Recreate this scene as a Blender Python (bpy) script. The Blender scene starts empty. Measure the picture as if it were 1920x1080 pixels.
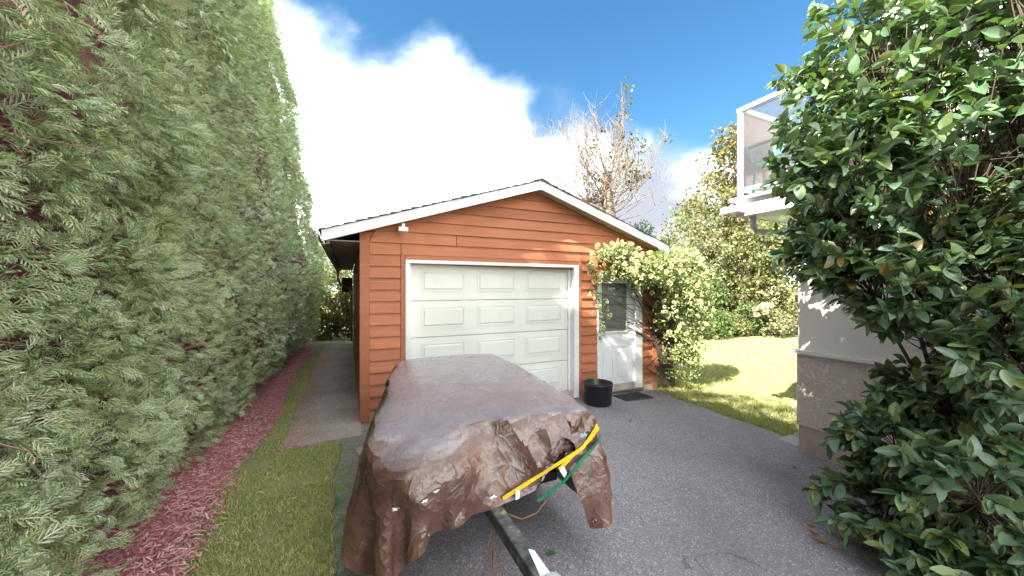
import bpy, math, random, time
import numpy as np
from mathutils import Vector, Matrix
from mathutils.bvhtree import BVHTree
T0 = time.time()
rng = np.random.default_rng(7)
random.seed(7)
sc = bpy.context.scene
C = sc.collection
R = math.radians

# ------------------------------------------------------------------ camera
cam = bpy.data.objects.new('camera', bpy.data.cameras.new('camera'))
C.objects.link(cam)
cam.location = (0, 0, 1.75)
cam.rotation_euler = (R(90), 0, -math.atan(308 / 670.6))
cam.data.sensor_width = 36
cam.data.lens = 36 * 670.6 / 1920
cam.data.clip_start = 0.05
cam.data.clip_end = 3000
sc.camera = cam

# ------------------------------------------------------------------ sky, sun, exposure
SUN = Vector((-0.660, -0.235, 0.713)).normalized()
w = bpy.data.worlds.new('World')
sc.world = w
w.use_nodes = True
nt = w.node_tree
nt.nodes.clear()
N, L = nt.nodes.new, nt.links.new
def wmath(op, a, b=None, c=None, clamp=False):
    n = N('ShaderNodeMath'); n.operation = op; n.use_clamp = clamp
    for i, v in enumerate((a, b, c)):
        if v is None: continue
        if isinstance(v, (int, float)): n.inputs[i].default_value = v
        else: L(v, n.inputs[i])
    return n.outputs[0]
sky = N('ShaderNodeTexSky')
sky.sky_type = 'NISHITA'; sky.sun_disc = False
sky.sun_elevation = math.asin(SUN.z)
sky.sun_rotation = math.atan2(SUN.x, SUN.y)
sky.air_density = 1.0; sky.dust_density = 0.4; sky.ozone_density = 2.2
tc = N('ShaderNodeTexCoord')
# a bank of cloud over one half of the sky; its edge is a great circle broken up by noise
def wray(px, py):
    a = (px - 960) / 670.6; b = -(py - 540) / 670.6; t = math.atan(308 / 670.6)
    return Vector((a * math.cos(t) + math.sin(t), -a * math.sin(t) + math.cos(t), b)).normalized()
nrm = wray(715, 120).cross(wray(1340, 285)).normalized()
if nrm.dot(wray(800, 400)) < 0: nrm = -nrm
dp = N('ShaderNodeVectorMath'); dp.operation = 'DOT_PRODUCT'
L(tc.outputs['Generated'], dp.inputs[0]); dp.inputs[1].default_value = nrm
n1 = N('ShaderNodeTexNoise'); n1.inputs['Scale'].default_value = 4.2; n1.inputs['Detail'].default_value = 7
n1.inputs['Roughness'].default_value = 0.47; n1.inputs['Distortion'].default_value = 0.2
n2 = N('ShaderNodeTexNoise'); n2.inputs['Scale'].default_value = 3.0; n2.inputs['Detail'].default_value = 6
n2.inputs['Roughness'].default_value = 0.5
mp = N('ShaderNodeMapping'); mp.inputs['Location'].default_value = (3.1, 1.7, 0.6); mp.inputs['Scale'].default_value = (1, 1, 1.5)
L(tc.outputs['Generated'], mp.inputs[0]); L(mp.outputs[0], n1.inputs['Vector']); L(mp.outputs[0], n2.inputs['Vector'])
v = wmath('MULTIPLY_ADD', wmath('SUBTRACT', n1.outputs[0], 0.5), 0.38, dp.outputs['Value'])
mr = N('ShaderNodeMapRange'); mr.interpolation_type = 'SMOOTHSTEP'
mr.inputs['From Min'].default_value = -0.07; mr.inputs['From Max'].default_value = 0.17
L(v, mr.inputs['Value'])
shade = N('ShaderNodeValToRGB')
shade.color_ramp.elements[0].position = 0.37; shade.color_ramp.elements[0].color = (0.072, 0.075, 0.085, 1)
shade.color_ramp.elements[1].position = 0.64; shade.color_ramp.elements[1].color = (1, 1, 1, 1)
e_ = shade.color_ramp.elements.new(0.485); e_.color = (0.125, 0.128, 0.135, 1)
L(n2.outputs[0], shade.inputs[0])
bg1 = N('ShaderNodeBackground'); bg1.inputs['Strength'].default_value = 0.05
hsv = N('ShaderNodeHueSaturation'); hsv.inputs['Saturation'].default_value = 1.25; hsv.inputs['Hue'].default_value = 0.49; hsv.inputs['Value'].default_value = 0.37
L(sky.outputs[0], hsv.inputs['Color']); L(hsv.outputs[0], bg1.inputs['Color'])
bg2 = N('ShaderNodeBackground'); bg2.inputs['Strength'].default_value = 0.70
L(shade.outputs[0], bg2.inputs['Color'])
# added unseen deck of broken cloud overhead and behind, put in to brighten the shade
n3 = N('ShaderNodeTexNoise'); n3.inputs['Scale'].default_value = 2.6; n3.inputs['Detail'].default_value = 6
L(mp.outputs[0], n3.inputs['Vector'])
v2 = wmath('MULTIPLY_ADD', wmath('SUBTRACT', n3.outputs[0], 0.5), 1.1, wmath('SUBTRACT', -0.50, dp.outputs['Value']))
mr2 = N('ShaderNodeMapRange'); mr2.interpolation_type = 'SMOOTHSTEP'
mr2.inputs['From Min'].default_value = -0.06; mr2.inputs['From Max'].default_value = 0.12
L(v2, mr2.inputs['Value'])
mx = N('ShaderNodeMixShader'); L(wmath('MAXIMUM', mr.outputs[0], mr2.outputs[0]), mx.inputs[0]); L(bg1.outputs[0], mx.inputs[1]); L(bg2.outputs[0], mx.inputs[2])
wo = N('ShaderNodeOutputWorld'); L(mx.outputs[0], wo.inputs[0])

sl = bpy.data.lights.new('sun', 'SUN'); sl.energy = 2.0; sl.angle = R(0.53); sl.color = (1.0, 0.93, 0.82)
so = bpy.data.objects.new('sun', sl); C.objects.link(so)
so.rotation_euler = SUN.to_track_quat('Z', 'Y').to_euler()
sc.view_settings.view_transform = 'Standard'; sc.view_settings.look = 'None'
sc.view_settings.gamma = 1.0; sc.view_settings.use_curve_mapping = False
sc.view_settings.exposure = 3.85
sc.render.engine = 'CYCLES'
sc.cycles.max_bounces = 8; sc.cycles.diffuse_bounces = 4; sc.cycles.transparent_max_bounces = 12
sc.cycles.use_denoising = True

# ------------------------------------------------------------------ helpers
def G(x, y=0.0):                       # the ground falls gently to the right
    return -0.03 * np.clip(x, 0, 5.4)

def mesh_obj(name, verts, faces, mat, parent=None, smooth=False):
    me = bpy.data.meshes.new(name)
    me.from_pydata([tuple(v) for v in verts], [], [tuple(f) for f in faces])
    if smooth: me.polygons.foreach_set('use_smooth', [True] * len(me.polygons))
    return link(name, me, mat, parent)

def np_obj(name, V, F, mat, parent=None, smooth=False, attr=None):
    """V (n,3), F (m,k) with one k"""
    V = np.ascontiguousarray(V, np.float32); F = np.ascontiguousarray(F, np.int32)
    k = F.shape[1]
    me = bpy.data.meshes.new(name)
    me.vertices.add(len(V)); me.vertices.foreach_set('co', V.ravel())
    me.loops.add(F.size); me.loops.foreach_set('vertex_index', F.ravel())
    me.polygons.add(len(F)); me.polygons.foreach_set('loop_start', np.arange(0, F.size, k, dtype=np.int32))
    me.polygons.foreach_set('loop_total', np.full(len(F), k, np.int32))
    if smooth: me.polygons.foreach_set('use_smooth', np.ones(len(F), bool))
    if attr is not None:
        a = me.attributes.new('tone', 'FLOAT', 'POINT'); a.data.foreach_set('value', np.ascontiguousarray(attr, np.float32))
    me.update(); me.validate()
    return link(name, me, mat, parent)

def link(name, me, mat, parent=None):
    o = bpy.data.objects.new(name, me)
    if mat is not None and not me.materials: me.materials.append(mat)
    C.objects.link(o)
    if parent is not None: o.parent = parent
    return o

def empty(name, label, cat, loc=(0, 0, 0), group=None):
    o = bpy.data.objects.new(name, None); C.objects.link(o); o.location = loc
    o.empty_display_size = 0.1
    return tag(o, label, cat, group)

def tag(o, label=None, cat=None, group=None, kind=None):
    if label: o['label'] = label
    if cat: o['category'] = cat
    if group: o['group'] = group
    if kind: o['kind'] = kind
    return o

class MB:
    """collects boxes, prisms and tubes into one mesh; coordinates are world minus the root's location"""
    def __init__(s, off=(0, 0, 0)): s.v = []; s.f = []; s.off = Vector(off)
    def add(s, vs, fs):
        b = len(s.v); s.v += [tuple(Vector(v) - s.off) for v in vs]; s.f += [tuple(b + i for i in f) for f in fs]; return s
    def box(s, x0, x1, y0, y1, z0, z1):
        vs = [(x, y, z) for z in (z0, z1) for y in (y0, y1) for x in (x0, x1)]
        return s.add(vs, [(0, 2, 3, 1), (4, 5, 7, 6), (0, 1, 5, 4), (2, 6, 7, 3), (0, 4, 6, 2), (1, 3, 7, 5)])
    def hexa(s, b, t):                 # two quads, bottom and top, same winding
        vs = list(b) + list(t)
        return s.add(vs, [(3, 2, 1, 0), (4, 5, 6, 7), (0, 1, 5, 4), (1, 2, 6, 5), (2, 3, 7, 6), (3, 0, 4, 7)])
    def tube(s, pts, rad, n=8, caps=True):
        pts = [Vector(p) for p in pts]
        if not hasattr(rad, '__len__'): rad = [rad] * len(pts)
        rings = []; up = Vector((0.13, 0.31, 0.94))
        for i, p in enumerate(pts):
            t = (pts[min(i + 1, len(pts) - 1)] - pts[max(i - 1, 0)]).normalized()
            a = t.cross(up)
            if a.length < 0.1: a = t.cross(Vector((1, 0, 0)))
            a.normalize(); b = t.cross(a)
            rings.append([p + (a * math.cos(2 * math.pi * k / n) + b * math.sin(2 * math.pi * k / n)) * rad[i] for k in range(n)])
        vs = [v for r in rings for v in r]; fs = []
        for i in range(len(pts) - 1):
            for k in range(n):
                k2 = (k + 1) % n
                fs.append((i * n + k, i * n + k2, (i + 1) * n + k2, (i + 1) * n + k))
        if caps: fs += [tuple(range(n))[::-1], tuple((len(pts) - 1) * n + k for k in range(n))]
        return s.add(vs, fs)
    def lathe(s, prof, c, n=32):
        vs = []; fs = []
        for (r, z) in prof:
            for k in range(n):
                a = 2 * math.pi * k / n; vs.append((c[0] + r * math.cos(a), c[1] + r * math.sin(a), c[2] + z))
        for i in range(len(prof) - 1):
            for k in range(n):
                k2 = (k + 1) % n; fs.append((i * n + k, i * n + k2, (i + 1) * n + k2, (i + 1) * n + k))
        return s.add(vs, fs)
    def build(s, name, mat, parent=None, smooth=False, bevel=0):
        o = mesh_obj(name, s.v, s.f, mat, parent, smooth)
        if bevel:
            m = o.modifiers.new('bevel', 'BEVEL'); m.width = bevel; m.segments = 2; m.limit_method = 'ANGLE'
        return o

# ------------------------------------------------------------------ materials
class NT:
    def __init__(s, name):
        s.m = bpy.data.materials.new(name); s.m.use_nodes = True; s.t = s.m.node_tree; s.t.nodes.clear()
    def n(s, typ, **kw):
        n = s.t.nodes.new(typ)
        for k, v in kw.items():
            if k.startswith('_'): setattr(n, k[1:], v)
            else:
                key = k.replace('9', ' ')
                n.inputs[int(key[1:]) if key[0] == 'i' and key[1:].isdigit() else key].default_value = v
        return n
    def l(s, a, b): s.t.links.new(a, b)
    def math(s, op, a, b=None, clamp=False):
        n = s.t.nodes.new('ShaderNodeMath'); n.operation = op; n.use_clamp = clamp
        for i, v in enumerate((a, b)):
            if v is None: continue
            if isinstance(v, (int, float)): n.inputs[i].default_value = v
            else: s.l(v, n.inputs[i])
        return n.outputs[0]
    def ramp(s, fac, stops):
        r = s.t.nodes.new('ShaderNodeValToRGB'); e = r.color_ramp.elements
        while len(e) < len(stops): e.new(0.5)
        for i, (p, c) in enumerate(stops): e[i].position = p; e[i].color = (*c, 1)
        s.l(fac, r.inputs[0]); return r.outputs[0]
    def mix(s, fac, a, b, mode='MIX'):
        n = s.t.nodes.new('ShaderNodeMix'); n.data_type = 'RGBA'; n.blend_type = mode
        for idx, v in ((0, fac), (6, a), (7, b)):
            if isinstance(v, (int, float)): n.inputs[idx].default_value = v
            elif isinstance(v, tuple): n.inputs[idx].default_value = (*v, 1)
            else: s.l(v, n.inputs[idx])
        return n.outputs[2]
    def noise(s, vec, scale, detail=4, rough=0.55, dist=0.0):
        n = s.t.nodes.new('ShaderNodeTexNoise'); n.inputs['Scale'].default_value = scale; n.inputs['Detail'].default_value = detail
        n.inputs['Roughness'].default_value = rough; n.inputs['Distortion'].default_value = dist
        s.l(vec, n.inputs['Vector']); return n.outputs[0]
    def voro(s, vec, scale, feature='F1', out='Distance'):
        n = s.t.nodes.new('ShaderNodeTexVoronoi'); n.feature = feature; n.inputs['Scale'].default_value = scale
        s.l(vec, n.inputs['Vector']); return n.outputs[out]
    def pos(s): return s.t.nodes.new('ShaderNodeNewGeometry').outputs['Position']
    def mapping(s, vec, scale=(1, 1, 1), loc=(0, 0, 0)):
        n = s.t.nodes.new('ShaderNodeMapping'); n.inputs['Scale'].default_value = scale; n.inputs['Location'].default_value = loc
        s.l(vec, n.inputs[0]); return n.outputs[0]
    def bump(s, h, strength, dist=0.01, normal=None):
        n = s.t.nodes.new('ShaderNodeBump'); n.inputs['Strength'].default_value = strength; n.inputs['Distance'].default_value = dist
        s.l(h, n.inputs['Height'])
        if normal is not None: s.l(normal, n.inputs['Normal'])
        return n.outputs[0]
    def bsdf(s, color, rough=0.6, spec=0.3, normal=None, metal=0.0, coat=0.0):
        n = s.t.nodes.new('ShaderNodeBsdfPrincipled')
        for k, v in (('Base Color', color), ('Roughness', rough), ('Specular IOR Level', spec), ('Metallic', metal), ('Coat Weight', coat)):
            if isinstance(v, (int, float)): n.inputs[k].default_value = v
            elif isinstance(v, tuple): n.inputs[k].default_value = (*v, 1)
            else: s.l(v, n.inputs[k])
        if normal is not None: s.l(normal, n.inputs['Normal'])
        return n.outputs[0]
    def out(s, sh):
        o = s.t.nodes.new('ShaderNodeOutputMaterial'); s.l(sh, o.inputs[0]); return s.m

def sc3(c, k): return tuple(min(1.0, x * k) for x in c)

def pmat(name, base, rough=0.6, var=0.15, scale=6, bump=0.0, bscale=80, spec=0.3, metal=0.0, other=None, stretch=(1, 1, 1)):
    t = NT(name); p = t.mapping(t.pos(), stretch)
    col = t.ramp(t.noise(p, scale, 5), [(0.3, sc3(base, 1 - var)), (0.7, other or sc3(base, 1 + var))])
    nm = t.bump(t.noise(p, bscale, 3), bump, 0.01) if bump else None
    return t.out(t.bsdf(col, rough, spec, nm, metal))

def leaf_mat(name, cols, rough=0.5, spec=0.35, trans=0.28, tcol=None, veins=False):
    """cols: list of colours picked leaf by leaf"""
    t = NT(name)
    g = t.n('ShaderNodeNewGeometry')
    n = len(cols)
    col = t.ramp(g.outputs['Random Per Island'], [(i / max(1, n - 1), c) for i, c in enumerate(cols)])
    big = t.noise(g.outputs['Position'], 1.3, 3)
    col = t.mix(t.math('MULTIPLY', t.math('SUBTRACT', big, 0.35, True), 1.2, True), col, t.mix(1.0, col, (1.14, 1.10, 0.9), 'MULTIPLY'))
    a = t.bsdf(col, rough, spec)
    tr = t.n('ShaderNodeBsdfTranslucent')
    t.l(t.mix(1.0, col, tcol or (1.3, 1.45, 0.75), 'MULTIPLY'), tr.inputs[0])
    m = t.n('ShaderNodeMixShader', i0=trans); t.l(a, m.inputs[1]); t.l(tr.outputs[0], m.inputs[2])
    return t.out(m.outputs[0])

def stain_mat(name, base, dark):                 # stained cedar boards, each board a little different
    t = NT(name); p = t.pos(); oi = t.n('ShaderNodeObjectInfo')
    grain = t.noise(t.mapping(p, (1.2, 1.2, 38)), 3.0, 5, 0.6)
    blot = t.noise(p, 1.7, 4)
    col = t.mix(t.math('MULTIPLY', grain, 0.75), base, dark)
    col = t.mix(t.math('MULTIPLY', t.math('SUBTRACT', blot, 0.45, True), 1.6, True), col, sc3(base, 1.25))
    hv = t.n('ShaderNodeHueSaturation'); t.l(col, hv.inputs['Color'])
    t.l(t.math('ADD', t.math('MULTIPLY', oi.outputs['Random'], 0.26), 0.88), hv.inputs['Value'])
    spots = t.math('LESS_THAN', t.voro(p, 9.0), 0.045)
    col = t.mix(t.math('MULTIPLY', spots, 0.5), hv.outputs[0], sc3(dark, 0.5))
    sp = t.n('ShaderNodeSeparateXYZ'); t.l(p, sp.inputs[0])
    splash = t.math('MULTIPLY', t.math('SUBTRACT', 0.75, t.math('MULTIPLY', sp.outputs[2], 1.6), True), t.math('MULTIPLY', t.math('SUBTRACT', t.noise(p, 11, 5, 0.7), 0.36, True), 2.4, True), True)
    col = t.mix(t.math('MULTIPLY', splash, 0.7), col, (0.16, 0.115, 0.085))
    fade = t.math('MULTIPLY', t.math('SUBTRACT', t.noise(t.mapping(p, (0.5, 0.5, 9)), 2.3, 4), 0.52, True), 2.2, True)
    col = t.mix(t.math('MULTIPLY', fade, 0.55), col, (0.50, 0.25, 0.16))
    return t.out(t.bsdf(col, 0.62, 0.25, t.bump(grain, 0.5, 0.005)))

M = {}
M['siding'] = stain_mat('orange_stained_cedar', (0.44, 0.172, 0.090), (0.31, 0.105, 0.052))
M['trim_orange'] = stain_mat('orange_trim', (0.42, 0.162, 0.086), (0.32, 0.108, 0.054))
M['white'] = pmat('white_paint', (0.74, 0.75, 0.76), 0.45, 0.05, 3, 0.05, 60)
M['fascia'] = pmat('fascia_paint', (0.72, 0.73, 0.75), 0.5, 0.09, 2.2, 0.12, 40, stretch=(1, 1, 3))
M['garage_door'] = pmat('garage_door_paint', (0.70, 0.735, 0.68), 0.42, 0.07, 1.6, 0.08, 160, stretch=(1, 1, 0.5))
M['entry_door'] = pmat('entry_door_paint', (0.72, 0.75, 0.79), 0.38, 0.04, 2.0)
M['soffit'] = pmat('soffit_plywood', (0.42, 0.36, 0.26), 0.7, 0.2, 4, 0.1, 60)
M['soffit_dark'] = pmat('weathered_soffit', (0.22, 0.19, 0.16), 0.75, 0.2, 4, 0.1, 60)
M['moss_metal'] = pmat('mossy_gutter', (0.30, 0.28, 0.18), 0.7, 0.3, 9, 0.3, 40, other=(0.16, 0.17, 0.07))
M['dark_wood'] = pmat('dark_brown_board', (0.07, 0.035, 0.028), 0.7, 0.2, 5)
M['metal'] = pmat('brushed_nickel', (0.55, 0.52, 0.47), 0.28, 0.05, 8, metal=1.0)
M['black_metal'] = pmat('black_enamel', (0.018, 0.018, 0.02), 0.45, 0.3, 9, 0.2, 50)
M['concrete'] = pmat('concrete', (0.30, 0.29, 0.27), 0.85, 0.2, 2.0, 0.35, 90)
M['stucco'] = None

# asphalt
t = NT('asphalt'); p = t.pos()
sep = t.n('ShaderNodeSeparateXYZ'); t.l(p, sep.inputs[0])
vc = t.n('ShaderNodeTexVoronoi', Scale=125.0); t.l(p, vc.inputs['Vector'])
bwc = t.n('ShaderNodeRGBToBW'); t.l(vc.outputs['Color'], bwc.inputs[0])
agg = t.ramp(bwc.outputs[0], [(0.0, (0.12, 0.116, 0.132)), (0.5, (0.20, 0.190, 0.214)), (0.8, (0.275, 0.262, 0.292)), (0.93, (0.50, 0.49, 0.52))])
big = t.noise(p, 0.9, 5); mid = t.noise(p, 6, 4)
col = t.mix(t.math('MULTIPLY', t.math('SUBTRACT', big, 0.4, True), 1.3, True), agg, (0.15, 0.140, 0.162))
stn = t.math('MULTIPLY', t.math('SUBTRACT', t.noise(t.mapping(p, (1, 0.6, 1), (1, 8, 0)), 0.55, 6, 0.6, 0.6), 0.50, True), 5.0, True)
col = t.mix(t.math('MULTIPLY', stn, 0.5), col, (0.085, 0.076, 0.090))
wn = t.n('ShaderNodeTexNoise', Scale=1.7, Detail=5.0); t.l(p, wn.inputs['Vector'])
pw = t.n('ShaderNodeVectorMath', _operation='MULTIPLY_ADD'); t.l(wn.outputs['Color'], pw.inputs[0]); pw.inputs[1].default_value = (0.9, 0.9, 0.9); t.l(p, pw.inputs[2])
crk = t.math('LESS_THAN', t.voro(pw.outputs[0], 0.42, 'DISTANCE_TO_EDGE'), 0.0026)
crk = t.math('MULTIPLY', crk, t.math('GREATER_THAN', t.noise(p, 0.8, 2), 0.50))
col = t.mix(t.math('MULTIPLY', crk, 0.4), col, (0.02, 0.02, 0.02))
rust = t.math('MULTIPLY', t.math('SUBTRACT', t.noise(t.mapping(p, (1, 1, 1), (4, 2, 0)), 1.6, 4), 0.60, True), 3.0, True)
col = t.mix(t.math('MULTIPLY', rust, 0.5), col, (0.10, 0.05, 0.035))
edge = t.math('SUBTRACT', 1.0, t.math('MULTIPLY', t.math('ADD', sep.outputs[0], 0.12), 2.2), True)
mossn = t.math('MULTIPLY', edge, t.math('MULTIPLY', t.math('SUBTRACT', t.noise(p, 9, 6, 0.7), 0.40, True), 6.0, True), True)
col = t.mix(mossn, col, t.ramp(mid, [(0.3, (0.05, 0.10, 0.012)), (0.7, (0.13, 0.20, 0.03))]))
dark = t.math('MULTIPLY', edge, 0.45)
hgt = t.math('ADD', t.math('MULTIPLY', bwc.outputs[0], 0.5), t.math('MULTIPLY', t.noise(p, 45, 3), 0.8))
M['asphalt'] = t.out(t.bsdf(col, t.ramp(bwc.outputs[0], [(0, (0.9,) * 3), (1, (0.55,) * 3)]), 0.35, t.bump(hgt, 0.45, 0.005)))

# lawn soil and turf colour under the blades
t = NT('turf'); p = t.pos()
a = t.noise(p, 0.7, 4); b = t.noise(p, 26, 5, 0.7)
col = t.mix(t.math('MULTIPLY', t.math('SUBTRACT', a, 0.3, True), 1.8, True), (0.24, 0.28, 0.12), (0.40, 0.39, 0.22))
col = t.mix(t.math('MULTIPLY', b, 0.45), col, (0.09, 0.11, 0.03))
M['turf'] = t.out(t.bsdf(col, 0.9, 0.1, t.bump(t.noise(t.mapping(p, (1, 1, 1)), 60, 4), 1.0, 0.03)))

# reddish bark mulch
t = NT('bark_mulch'); p = t.pos()
a = t.noise(t.mapping(p, (1, 0.45, 1)), 60, 5, 0.7); b = t.noise(p, 2.2, 4)
col = t.ramp(a, [(0.25, (0.24, 0.065, 0.085)), (0.5, (0.50, 0.19, 0.215)), (0.75, (0.64, 0.34, 0.36))])
col = t.mix(t.math('MULTIPLY', t.math('SUBTRACT', b, 0.5, True), 2.0, True), col, (0.34, 0.16, 0.12))
M['mulch'] = t.out(t.bsdf(col, 0.9, 0.15, t.bump(a, 1.0, 0.03)))
t = NT('bark_shred'); g = t.n('ShaderNodeNewGeometry')
M['shred'] = t.out(t.bsdf(t.ramp(g.outputs['Random Per Island'], [(0, (0.22, 0.07, 0.085)), (0.45, (0.50, 0.20, 0.225)), (0.8, (0.64, 0.36, 0.37)), (1, (0.60, 0.48, 0.34))]), 0.85, 0.15))

# pebbly aggregate concrete path
t = NT('path_concrete'); p = t.pos()
vc = t.n('ShaderNodeTexVoronoi', Scale=110.0); t.l(p, vc.inputs['Vector'])
bwc = t.n('ShaderNodeRGBToBW'); t.l(vc.outputs['Color'], bwc.inputs[0])
col = t.ramp(bwc.outputs[0], [(0.1, (0.24, 0.215, 0.19)), (0.6, (0.36, 0.33, 0.30)), (0.95, (0.50, 0.465, 0.43))])
col = t.mix(t.math('MULTIPLY', t.math('SUBTRACT', t.noise(p, 1.4, 5), 0.42, True), 2.5, True), col, (0.22, 0.185, 0.155))
sx_ = t.n('ShaderNodeSeparateXYZ'); t.l(p, sx_.inputs[0])
ed_ = t.math('SUBTRACT', 1.0, t.math('MULTIPLY', t.math('ADD', sx_.outputs[0], 0.645), 3.2), True)
ed_ = t.math('MULTIPLY', ed_, t.math('MULTIPLY', t.math('SUBTRACT', t.noise(p, 5, 6, 0.7), 0.34, True), 4.0, True), True)
col = t.mix(t.math('MULTIPLY', ed_, 0.85), col, t.mix(t.noise(p, 20, 4), (0.20, 0.13, 0.10), (0.26, 0.27, 0.12)))
M['path'] = t.out(t.bsdf(col, 0.85, 0.25, t.bump(t.math('ADD', bwc.outputs[0], t.noise(p, 14, 4)), 0.5, 0.008)))

# knocked-down stucco
def stucco(name, c, s1=22, strength=0.9):
    t = NT(name); p = t.pos()
    a = t.noise(p, s1, 5, 0.65, 0.8)
    pl = t.ramp(a, [(0.42, (0, 0, 0)), (0.55, (1, 1, 1))])
    bw = t.n('ShaderNodeRGBToBW'); t.l(pl, bw.inputs[0])
    col = t.mix(t.noise(p, 2, 4), sc3(c, 0.9), c)
    return t.out(t.bsdf(col, 0.8, 0.2, t.bump(bw.outputs[0], strength, 0.012)))
M['stucco'] = stucco('stucco_wainscot', (0.82, 0.73, 0.67))
M['housewall'] = stucco('white_stucco', (0.88, 0.86, 0.82), 40, 0.12)
M['foundation'] = pmat('stained_foundation', (0.44, 0.36, 0.32), 0.85, 0.25, 4, 0.4, 50)

# ------------------------------------------------------------------ ground, driveway, path, mulch bed
def wob(y, s=0.0, a=0.03):
    return a * (math.sin(3.1 * y + s) + 0.6 * math.sin(7.7 * y + 2 * s) + 0.4 * math.sin(17.3 * y + 3.1 * s))

xs = [-400, -60, -20, -8, -4, -2.5, -1.2, 0, 1.5, 3, 5.4, 8, 12, 20, 60, 400]
ys = [-400, -60, -20, -8, -3, 0, 3, 6, 9, 12, 16, 24, 60, 400]
V = [(x, y, float(G(x)) - 0.012) for y in ys for x in xs]
F = [(j * len(xs) + i, j * len(xs) + i + 1, (j + 1) * len(xs) + i + 1, (j + 1) * len(xs) + i) for j in range(len(ys) - 1) for i in range(len(xs) - 1)]
lawn = mesh_obj('lawn', V, F, M['turf']); tag(lawn, kind='structure')

rows = np.arange(-7.0, 5.061, 0.08)
V = []; F = []
def drv_right(y):
    if y > 2.7: return 5.14 + wob(y, 1.3, 0.02) + (0.10 if y > 4.6 else 0) + max(0, y - 3.6) * 0.02
    return 5.05
for y in rows:
    l_ = -0.10 + wob(y, 0.4, 0.018); r_ = drv_right(y)
    for x in (l_, l_ + 0.02, 0.0 + 0.001, 1.5, 3.0, 4.3, r_ - 0.03, r_):
        z = float(G(x)) - (0.012 if x in (l_, r_) else 0.0)
        V.append((x, y, z))
for j in range(len(rows) - 1):
    for i in range(7): F.append((j * 8 + i, j * 8 + i + 1, (j + 1) * 8 + i + 1, (j + 1) * 8 + i))
driveway = mesh_obj('driveway', V, F, M['asphalt']); tag(driveway, kind='structure')

b = MB(); pm = empty  # concrete walk beside the garage, cast in slabs with open joints
walk = MB()
y0 = 4.58
walk.box(-0.64, 0.150, y0, 12.2, -0.05, 0.003)
concrete_path = walk.build('concrete_path', M['path']); tag(concrete_path, kind='structure')
for i, (a0, a1) in enumerate(((4.58, 7.1), (7.1, 9.6), (9.6, 12.2))):
    MB().box(-0.645, 0.152, a0 + 0.006, a1 - 0.006, -0.04, 0.014).build('slab', M['path'], concrete_path, bevel=0.006)
pad = MB().box(4.90, 5.55, 2.42, 2.70, -0.25, -0.142).build('concrete_pad', M['concrete'], bevel=0.008)
tag(pad, kind='structure')

V = []; F = []; my = np.arange(-3, 13.4, 0.1); mxs = np.linspace(0, 1, 9)
for y in my:
    xr = -0.97 + 0.06 * math.sin(1.3 * y) + wob(y, 2.2, 0.03) + (0.05 if y > 5 else 0)
    for u in mxs:
        x = -2.6 + (xr + 2.6) * u
        V.append((x, y, 0.012 * math.sin(9 * x + 5 * y) * (1 - u) + 0.05 * (1 - u) ** 0.6 * (1 if u < 1 else 0) + (0.012 if u < 1 else -0.014)))
for j in range(len(my) - 1):
    for i in range(8): F.append((j * 9 + i, j * 9 + i + 1, (j + 1) * 9 + i + 1, (j + 1) * 9 + i))
mulch = mesh_obj('mulch_bed', V, F, M['mulch'], smooth=True); tag(mulch, kind='structure')
# ------------------------------------------------------------------ garage
W = 5.07                                # plane of the front wall
XL, XR, XA = 0.165, 5.33, 2.71          # corners and ridge
YB = 12.4                               # back wall
PITCH, ZAP = 0.321, 3.27
def zb(x): return ZAP - PITCH * abs(x - XA)          # underside of the rake boards
gar = empty('garage', 'orange cedar sided garage with white roll-up door and low gabled roof', 'garage', (XA, W, 0))
GO = (XA, W, 0)
# wall core with the two openings left out
DL, DR, DT = 0.765, 3.475, 2.09         # big door opening
PL, PR, PT = 3.955, 4.985, 2.04         # entry door with its frame
core = MB(GO); e = 0.012
def slab(x0, x1, z0, z1): core.box(x0, x1, W + e, W + 0.10, z0, z1)
slab(XL + e, DL, -0.3, DT); slab(DR, PL, -0.3, DT); slab(PR, XR - e, -0.3, PT)
core.hexa([(XL + e, W + e, DT), (XR - e, W + e, PT), (XR - e, W + 0.10, PT), (XL + e, W + 0.10, DT)],
          [(XL + e, W + e, zb(XL) + 0.05), (XR - e, W + e, zb(XR) + 0.05), (XR - e, W + 0.10, zb(XR) + 0.05), (XL + e, W + 0.10, zb(XL) + 0.05)])
core.add([(XL + e, W + e, zb(XL) + 0.04), (XR - e, W + e, zb(XR) + 0.04), (XA, W + e, ZAP + 0.05),
          (XL + e, W + 0.1, zb(XL) + 0.04), (XR - e, W + 0.1, zb(XR) + 0.04), (XA, W + 0.1, ZAP + 0.05)],
         [(0, 1, 2), (5, 4, 3), (0, 2, 5, 3), (1, 4, 5, 2)])
core.box(XL + e, XL + 0.1, W + 0.1, YB, -0.3, 2.42); core.box(XR - 0.1, XR - e, W + 0.1, YB, -0.3, 2.45)
core.box(XL + e, XR - e, YB, YB + 0.1, -0.3, 2.45)
core.build('wall', M['trim_orange'], gar)
MB(GO).box(XL - 0.01, XR + 0.01, W - 0.012, W + 0.011, -0.3, 0.02).build('foundation_sill', M['foundation'], gar)

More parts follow.
